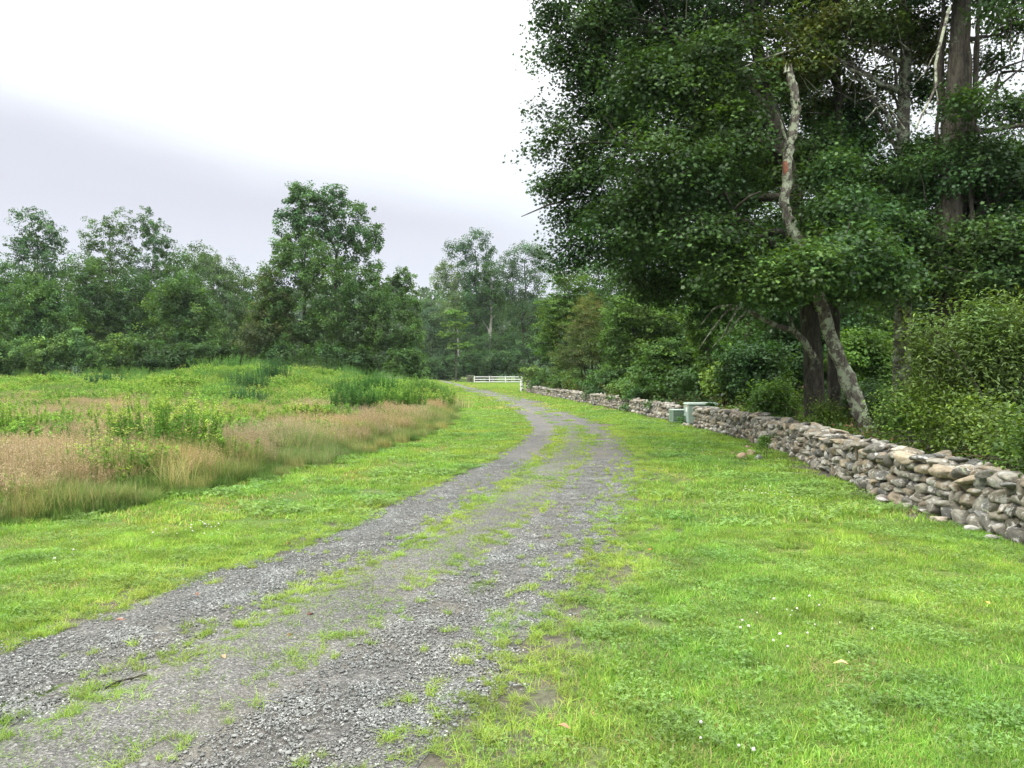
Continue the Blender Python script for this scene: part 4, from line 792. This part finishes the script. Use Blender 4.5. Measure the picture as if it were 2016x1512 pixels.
b = MB(); blades(b, 120, .10, (.04, .09), (.004, .008), .8, GR, 3); near.append(b.build('turf', M_lawn, False))
def lawn(name, y0, y1, dens, src, hs, margin=1.5, label='', grow=0):
    x, y = field(y0, y1, dens, margin); m = lawn_mask(x, y); ok = rng.random(len(x)) < m; x, y, m = x[ok], y[ok], m[ok]
    u = (x - road_l(y)) / (road_r(y) - road_l(y)); onroad = (u > 0.0) & (u < 1.0)
    lowr_ = np.minimum(np.abs(x - road_l(y)), np.abs(x - road_r(y))); cl_ = vnoise(x, y, 1.5, 61); dry = vnoise(x, y, .9, 62); tl = vnoise(x, y, 2.2, 63)
    n = len(x); idx = rng.integers(0, 4, n); e = x - meadow_e(y); dry = np.maximum(dry, .66 + .2 * np.exp(-((e - 1.25) / .35) ** 2) * (y < 24)); dry = np.maximum(dry, .62 + .24 * np.exp(-((x - road_r(y) - .5) / .5) ** 2) * vnoise(x, y, .6, 64))
    idx = np.where(rng.random(n) < .22 + .38 * sstep(.5, .75, cl_), rng.integers(4, 6, n), idx)
    idx = np.where(rng.random(n) < .10 + .7 * sstep(.64, .86, dry), 6, idx); idx = np.where(rng.random(n) < (.04 + .22 * (tl > .62)) * (lowr_ > .5), 7, idx)
    lowr = np.minimum(np.abs(x - road_l(y)), np.abs(x - road_r(y))); s = hs * rng.uniform(.8, 1.25, n) * np.where(onroad, .62, 1) * (.75 + .25 * sstep(0, .5, lowr))
    scatter(name, label, 'grass', np.stack([x, y, np.where(onroad, .012, 0) + H(x, y)], -1), rots(n, .03), s, idx, src)
def weeds(rad=.1):
    """little rosettes of crabgrass for gravel"""
    out = []
    for k in range(4):
        b = MB(); blades(b, 30, rad * .4, (.02, .06), (.003, .006), 1.6, [(.28, .42, .08), (.22, .38, .07), (.34, .42, .12)], 3, square=False); out.append(b.build('turf', M_lawn, False))
    return out
lawn('lawn_grass', 1.6, 8.5, 62, near, 1.0, 1.2, 'short green lawn grass and clover in the foreground on both sides of the driveway')
mid_ = []
for k in range(4):
    b = MB(); blades(b, 240, .25, (.03, .075), (.008, .015), .9, GR * 3 + DRY[:1], 2); mid_.append(b.build('turf', M_lawn, False))
for k in range(2):
    b = MB(); blades(b, 90, .25, (.03, .06), (.008, .014), .9, GR, 2); clover(b, 110, .25, (.03, .06), .024); mid_.append(b.build('turf', M_lawn, False))
b = MB(); blades(b, 120, .24, (.02, .045), (.008, .014), 1.2, DRY * 2 + GR, 2); mid_.append(b.build('turf', M_lawn, False))
b = MB(); blades(b, 120, .22, (.06, .12), (.008, .014), .8, GR, 2); mid_.append(b.build('turf', M_lawn, False))
lawn('lawn_grass', 8.5, 34, 13, mid_, 1.0, 2.0, 'mown lawn grass in the middle distance on both sides of the driveway')
far_ = []
for k in range(8):
    b = MB(); blades(b, 260, .9, (.04, .09), (.03, .06), .9, GR * 3 + (DRY[:1] if k != 6 else DRY * 4), 2); far_.append(b.build('turf', M_lawn, False))
lawn('lawn_grass', 34, 137, .95, far_, 1.0, 4.0, 'smooth distant lawn grass around the far bend of the driveway')
# weeds on the gravel
x, y = field(1.8, 24, 190, 1.5); l, r = road_l(y), road_r(y); u = (x - l) / (r - l)
w = np.where((u > 0) & (u < 1), 3.2 * np.exp(-((u - .47) / .12) ** 2) * (.62 + .6 * sstep(.3, .6, vnoise(x, y * .7, .7, 53))) + .5 * np.exp(-((1 - u) / .13) ** 2) + .25 * np.exp(-(u / .05) ** 2) + .008, np.exp(-(np.minimum(np.abs(x - l), np.abs(x - r)) / .5) ** 2) * .8)
ok = (rng.random(len(x)) < w) & (u > -.2) & (u < 1.35); x, y = x[ok], y[ok]
scatter('gravel_weeds', 'small crabgrass weeds sprouting through the gravel of the driveway', 'weeds', np.stack([x, y, x * 0 + .02], -1), rots(len(x), .1), rng.uniform(.5, 1.15, len(x)), rng.integers(0, 4, len(x)), weeds())
# white clover flowers
fl = []
b = MB(); v, f = ICO[2]; p = v * (1 + .15 * rng.normal(size=(len(v), 1))) * [.0075, .0075, .0065] + [0, 0, .042]; b.add(p, f, (.60, .58, .52)); tube(b, [[0, 0, 0], [.002, 0, .038]], .0012, 3, (.1, .2, .05)); fl.append(b.build('flower', M_chip, False))
P_ = []
for cx, cyy, sx, n in [(1580, 1225, 45, 14), (1500, 975, 28, 30), (1400, 900, 60, 20), (395, 1045, 25, 16), (130, 1105, 18, 6), (330, 1060, 50, 5), (1480, 1240, 30, 6), (1430, 1490, 40, 4)]:
    g_ = ground_px(cx, cyy); s = sx / FPX * g_[1]; P_.append(np.stack([g_[0] + rng.normal(size=n) * s, g_[1] + rng.normal(size=n) * s * 1.6, np.zeros(n)], -1))
P_ = np.concatenate(P_); P_ = P_[P_[:, 1] > 2.4]; n = len(P_)
scatter('clover_flowers', 'scattered white clover flower heads in the lawn', 'flowers', P_, rots(n, .1), rng.uniform(.7, 1.3, n), np.zeros(n), fl)
# gravel chips
chips = []
for k in range(6):
    b = MB(); nn_ = 130
    for _ in range(nn_):
        s = rng.uniform(.003, .0068) * (1.9 if rng.random() < .06 else 1); pt = unit(rng.normal(size=(8, 3)))
        v = np.array([[-1, -1, -.3], [1, -1, -.3], [1, 1, -.3], [-1, 1, -.3], [-.8, -.8, .3], [.8, -.7, .35], [.7, .8, .3], [-.8, .7, .25]]) * [s * rng.uniform(.6, 1.2), s * rng.uniform(.4, .9), s * rng.uniform(.5, 1.1)] + rng.normal(size=(8, 3)) * s * .16
        a = rng.uniform(0, 6); ti = rng.normal() * .25; Rz = np.array([[math.cos(a), -math.sin(a), 0], [math.sin(a), math.cos(a), 0], [0, 0, 1]]); Rx = np.array([[1, 0, 0], [0, math.cos(ti), -math.sin(ti)], [0, math.sin(ti), math.cos(ti)]])
        g1 = rng.choice([.075, .11, .145, .18, .22, .33], p=[.17, .25, .26, .20, .09, .03]); b.add(v @ (Rz @ Rx).T + np.append(rng.uniform(-.12, .12, 2), s * .25), np.array([[0, 3, 2, 1], [4, 5, 6, 7], [0, 1, 5, 4], [1, 2, 6, 5], [2, 3, 7, 6], [3, 0, 4, 7]]), np.array([g1 * .97, g1 * .985, g1 * .95]) * 1.25)
    chips.append(b.build('chip', M_chip, False))
x, y = field(1.8, 15, 66, 1.0); l, r = road_l(y), road_r(y); d = np.minimum(x - l, r - x) + .3 * (vnoise(x, y, .5, 71) - .5)
u = (x - l) / (r - l); w = sstep(-.2, .2, d) * (1 - .12 * np.exp(-((u - .28) / .1) ** 2) * sstep(.4, .65, vnoise(x, y, .8, 72)) - .2 * np.exp(-((u - .73) / .13) ** 2) * sstep(.4, .65, vnoise(x, y, .7, 73))) * np.clip(1.3 - y / 24, .3, 1)
ok = rng.random(len(x)) < w; x, y = x[ok], y[ok]
scatter('gravel', 'loose grey crushed slate gravel spread over the driveway', 'gravel', np.stack([x, y, x * 0 + .014], -1), rots(len(x), .0), rng.uniform(.8, 1.2, len(x)), rng.integers(0, 6, len(x)), chips)

# ---- meadow
def redtop(n, rad, h, plume, ncol, seedw=.0035, pc=((.47, .35, .26), (.54, .42, .32), (.42, .30, .22), (.56, .49, .34)), base=140):
    b = MB(); blades(b, base, rad, (.14, .36), (.006, .012), .6, [(.14, .24, .04), (.18, .28, .05), (.26, .3, .09), (.34, .32, .14)], 2)
    x = rng.uniform(-rad, rad, n); y = rng.uniform(-rad, rad, n); hh = rng.uniform(*h, n); a = rng.uniform(0, 2 * pi, n); ln = np.abs(rng.normal(size=n)) * .22; ww = rng.uniform(.0025, .004, n)
    d = np.stack([np.cos(a) * ln, np.sin(a) * ln, np.ones(n)], -1); s = np.stack([-np.sin(a), np.cos(a), a * 0], -1) * ww[:, None]; B = np.stack([x, y, x * 0], -1); T = B + d * hh[:, None]
    V = np.stack([B - s, B + s, T + s * .4, T - s * .4], 1); b.add(V.reshape(-1, 3), np.arange(n * 4).reshape(n, 4), np.array([.26, .24, .1]) * rng.uniform(.7, 1.3, (n, 1)))
    m_ = n * plume; k = np.repeat(np.arange(n), plume); t = rng.uniform(.62, 1.02, m_); c = B[k] + d[k] * (hh[k] * t)[:, None] + rng.normal(size=(m_, 3)) * .02 * ((1.1 - t) * 2)[:, None]
    leaves(b, c, unit(rng.normal(size=(m_, 3))), rng.uniform(.013, .027, m_), np.asarray(pc)[rng.integers(len(pc), size=m_)] * rng.uniform(.75, 1.2, (m_, 1)), 'lance')
    return b.build('tuft', M_mead, False)
def herb(n, rad, h, lf, col, tip, per=34, leafw='lance', stemc=(.09, .13, .04), par=False, org=None):
    b = MB(); 
    for i in range(n):
        r_ = rad * rng.random() ** .55; a = rng.uniform(0, 2 * pi); B = np.array([r_ * math.cos(a), r_ * math.sin(a), 0]); hh = rng.uniform(*h) * (1 - .25 * (r_ / rad) ** 2); T = B * 1.25 + [rng.normal() * .05, rng.normal() * .05, hh]
        tube(b, bez(B, (B + T) / 2 + rng.normal(size=3) * .02, T, 4), [.004, .0035, .003, .002], 3, stemc, cap=False)
        t = rng.uniform(.18, 1, per) ** .8; c = B + (T - B) * t[:, None]; aa = rng.uniform(0, 2 * pi, per); L = lf * (1.15 - .7 * t)
        out = np.stack([np.cos(aa), np.sin(aa), .35 + .4 * t], -1); nr = unit(np.stack([-np.cos(aa) * .5, -np.sin(aa) * .5, aa * 0 + 1], -1) + rng.normal(size=(per, 3)) * .25)
        cc = np.where((t > .86)[:, None], np.asarray(tip), np.asarray(col)) * rng.uniform(.75, 1.25, (per, 1))
        # orient each leaf outward
        tdir = unit(out - (out * nr).sum(1, keepdims=True) * nr); bb = np.cross(nr, tdir); T_ = LEAF[leafw]
        V = c[:, None] + L[:, None, None] * (T_[None, :, 0:1] * bb[:, None] + T_[None, :, 1:2] * tdir[:, None] + T_[None, :, 2:3] * nr[:, None])
        b.add(V.reshape(-1, 3), np.arange(per * 4).reshape(per, 4), cc)
    return b
red = [redtop(170, .42, h_, 22, 0) for h_ in ((.26, .48), (.3, .55), (.34, .62), (.24, .5))]
fr = []
for k in range(3):
    b = MB(); blades(b, 420, .30, (.12, .38), (.005, .011), .9, [(.09, .18, .045), (.12, .22, .055), (.17, .26, .07), (.08, .15, .045)], 3); fr.append(b.build('tuft', M_mead, False))
b = MB(); blades(b, 300, .30, (.3, .7), (.005, .01), .5, [(.42, .38, .18), (.34, .34, .14), (.2, .26, .07)], 3); tan = [b.build('tuft', M_mead, False)]
b = MB(); blades(b, 420, .32, (.3, .6), (.006, .012), .5, [(.14, .24, .06), (.17, .27, .07), (.24, .28, .11), (.34, .32, .17)], 3); ygr = [b.build('tuft', M_mead, False)]
hb = [herb(30, .5, (.35, .75), .12, (.16, .31, .05), (.30, .46, .08), 30).build('tuft', M_mead, False) for _ in range(2)] + [herb(30, .5, (.35, .7), .13, (.12, .26, .05), (.20, .37, .07), 30, 'plain').build('tuft', M_mead, False), herb(26, .5, (.4, .8), .11, (.18, .31, .07), (.38, .45, .13), 30).build('tuft', M_mead, False)]
fine_ = []
b = MB(); blades(b, 500, .5, (.6, 1.2), (.008, .014), .28, [(.11, .23, .06), (.15, .29, .08)], 3, square=False); fine_.append(b.build('tuft', M_mead, False))
src = red + fr + tan + ygr + hb + fine_          # 0-3 red, 4-6 fringe, 7 tan, 8 yellow green, 9-12 herbs, 13 rush
Xs, Ys = [], []
for y0, y1, dn in ((4.5, 20, 17), (20, 40, 7), (40, 68, 4.2)):
    x, y = field(y0, y1, dn, 2.5); Xs.append(x); Ys.append(y)
x = np.concatenate(Xs); y = np.concatenate(Ys); e = meadow_e(y) - x; ok = (e > -.16 + .3 * (vnoise(x, y, .8, 80) - .5)) & (x > -.72 * y - 3) & (y < 66); x, y, e = x[ok], y[ok], e[ok]; n = len(x)
n1 = vnoise(x, y, 3.2, 81); n2 = vnoise(x, y, 2.0, 82); n3 = vnoise(x, y, 4.5, 83); rr = rng.random(n)
green = sstep(27, 50, y + 14 * (n3 - .5))        # far meadow turns to herbs
green = np.maximum(green, .8 * sstep(.62, .8, n1) * (y > 15)); green = np.maximum(green, .06)
idx = rng.integers(0, 4, n); idx = np.where(rr < .2 + .55 * sstep(.45, .7, n2), 8, idx); idx = np.where(rng.random(n) < .06, 7, idx)
sp = (vnoise(x, y, 1.6, 87) * 7 + rng.normal(size=n) * .6).astype(int) % 5; sp = np.where(sp == 4, 2, sp); idx = np.where(rng.random(n) < green, 9 + np.clip(sp, 0, 3), idx)
idx = np.where((y > 36) & (vnoise(x, y, 2, 84) > .78) & (rng.random(n) < .3), 13, idx)
idx = np.where((y > 40) & (x < -18) & (n2 > .6) & (rng.random(n) < .6), 0, idx)
fringe = (e < .35 + .75 * vnoise(x, y, 1, 85) + .25 * rng.random(n)); idx = np.where(fringe, np.where(rng.random(n) < .34, rng.choice([8, 8, 8, 7], n), rng.integers(4, 7, n)), idx)
big = rng.uniform(.7, 1.3, n) * (.42 + .58 * sstep(-.1, 1.3, e + .5 * (vnoise(x, y, .8, 88) - .5))) * np.where(fringe, 1.15, 1)
big = big * np.where((y > 30) & (idx >= 9), .55 + 1.1 * vnoise(x, y, 2.6, 86), 1)
sel = fringe; Z = H(x, y)
def sub(nm, lb, cat, m_, lo, hi): scatter(nm, lb, cat, np.stack([x, y, Z], -1)[m_], rots(m_.sum(), .04), big[m_], (idx[m_] - lo), src[lo:hi])
sub('meadow_fringe_grass', 'long dark green unmown grass along the edge of the mown strip', 'grass', (idx >= 4) & (idx < 9), 4, 9)
sub('meadow_grass', 'rusty pink seed heads of tall meadow grass left of the driveway', 'grass', idx < 4, 0, 4)
sub('meadow_herbs', 'bright green tall herbs covering the far meadow', 'meadow plants', (idx >= 9) & (idx < 13), 9, 13)
sub('meadow_rushes', 'fine feathery dark green stalks standing in the far meadow', 'meadow plants', idx == 13, 13, 14)
# single plant clumps in the meadow
G_gr = 'leafy plant clumps standing in the meadow'
CL = [(322, 905, 13.6, .95, (1.0, 1.38), (.10, .21, .04), (.30, .42, .09), 74, 'big goldenrod clump with pale buds in the red grass, nearest the lawn'), (40, 880, 16, 1.0, (.8, 1.15), (.11, .22, .04), (.20, .34, .06), 70, 'bright leafy clump at the left picture edge'),
      (700, 822, 26, .75, (1.05, 1.4), (.065, .16, .045), (.11, .24, .06), 80, 'upright dark green clump right of the meadow centre'), (785, 805, 29, 1.05, (1.0, 1.45), (.10, .21, .045), (.22, .36, .08), 90, 'tall pale green clump near the lawn edge of the meadow'), (828, 790, 38, .8, (1.3, 1.6), (.085, .19, .05), (.15, .28, .07), 80, 'clump behind the tall pale green one, next to the straw grass'),
      (738, 790, 36, 1.15, (1.35, 1.8), (.04, .115, .03), (.07, .18, .04), 150, 'dense dark rounded clump on the right of the meadow'), (675, 790, 38, .6, (1.1, 1.4), (.045, .12, .035), (.07, .17, .04), 60, 'smaller dark clump left of the dense rounded one'), (212, 775, 48, 1.25, (.9, 1.15), (.03, .095, .04), (.045, .13, .055), 120, 'low dark round bush alone in the far left meadow'),
      (488, 790, 40, 1.0, (1.4, 1.9), (.05, .125, .05), (.07, .17, .06), 90, 'tall feathery dark clump in the middle of the far meadow'), (540, 780, 47, .9, (1.6, 2.0), (.045, .11, .045), (.06, .15, .05), 80, 'feathery dark clump right of and behind the middle one'), (480, 800, 33, .9, (.8, 1.1), (.05, .125, .05), (.07, .16, .06), 70, 'low blue-green clump in front of the tall feathery one'),
      (600, 835, 22, .6, (.6, .85), (.13, .24, .05), (.36, .42, .12), 40, 'small yellow-green clump in the red grass'), (470, 860, 17, .35, (.6, .85), (.10, .2, .05), (.36, .42, .14), 18, 'slender pale-budded stems in the grass right of the goldenrod clump'), (130, 885, 14.5, .4, (.5, .75), (.07, .14, .04), (.1, .2, .05), 24, 'sparse dark weed left of the goldenrod clump'), (320, 835, 21, .8, (.9, 1.2), (.12, .24, .05), (.2, .34, .07), 60, 'lighter clump just behind the goldenrod clump'),
      (590, 750, 62, 1.6, (1.8, 2.6), (.065, .14, .05), (.09, .19, .06), 120, 'feathery stalks at the foot of the central trees, left'), (650, 752, 62, 1.6, (1.7, 2.3), (.07, .15, .05), (.10, .2, .06), 110, 'feathery stalks at the foot of the central trees, right'), (250, 755, 60, 2.4, (1.2, 1.7), (.06, .15, .035), (.10, .2, .045), 150, 'broad green clump below the left shrub row'), (450, 745, 58, 2.4, (1.3, 1.9), (.08, .18, .045), (.12, .24, .055), 150, 'broad green clump on the left side of the weedy mound')]
for cx, cyy, D, rad, hh, c, tip, ns, lb in CL:
    X = (cx - 1008) / FPX * D; o_ = (X, D, float(H(X, D)))
    fth = 'slender' in lb or 'feathery stalks' in lb
    b = herb(int(ns * (1.0 if fth else 1.5)), rad, (hh[0], hh[1] * 1.08), (.05 if fth else .07) * (1 + D / 60), np.array(c) * 1.35, np.array(tip) * 1.2, (80 if D < 30 else 56) if not fth else 40, 'lance' if fth else 'plain')
    o = b.build('goldenrod_clump' if tip[0] > .28 else 'bush' if 'bush' in lb else 'plant_clump', M_mead); o.location = o_; o.rotation_euler[2] = rng.uniform(0, 6)
    tag(o, lb, 'bush' if 'bush' in lb else 'plant', G_gr)
# straw grass bundle leaning out of the fringe, and straw at the meadow's right tip
for cx, cyy, D, ns, lb in [(345, 965, 10.9, 120, 'leaning tuft of straw-coloured grass below the goldenrod clump'), (60, 985, 9.8, 60, 'thin pale arching grass stems at the far left of the fringe'), (895, 800, 37, 200, 'pale straw grass at the right tip of the meadow')]:
    X = (cx - 1008) / FPX * D; b = MB(); blades(b, ns, .25 if D < 20 else .9, (.45, .85), (.004, .008) if D < 20 else (.01, .02), .55, [(.45, .42, .2), (.5, .46, .26), (.3, .32, .12)], 4, square=False)
    o = b.build('grass_tuft', M_mead); o.location = (X, D, 0); tag(o, lb, 'grass tuft', 'straw-coloured grass tufts')
# ------------------------------------------------------------------ humid air
def haze():
    m, t, out = new_mat('humid_air'); v = N(t, 'ShaderNodeVolumePrincipled'); setv(v, {'Color': (.86, .93, .97, 1), 'Density': .00014, 'Anisotropy': .2})
    t.links.new(v.outputs[0], out.inputs['Volume'])
    bm = bmesh.new(); bmesh.ops.create_cube(bm, size=1)
    lo, hi = np.array([-345, -45, -4.0]), np.array([345, 490, 62])
    for q in bm.verts: q.co = tuple((lo + hi) / 2 + np.array(q.co) * (hi - lo))
    me = bpy.data.meshes.new('haze'); bm.to_mesh(me); bm.free(); me.materials.append(m); o = bpy.data.objects.new('haze', me); C.objects.link(o)
    tag(o, 'thin humid air paling the distant trees', 'haze', kind='stuff')
haze()
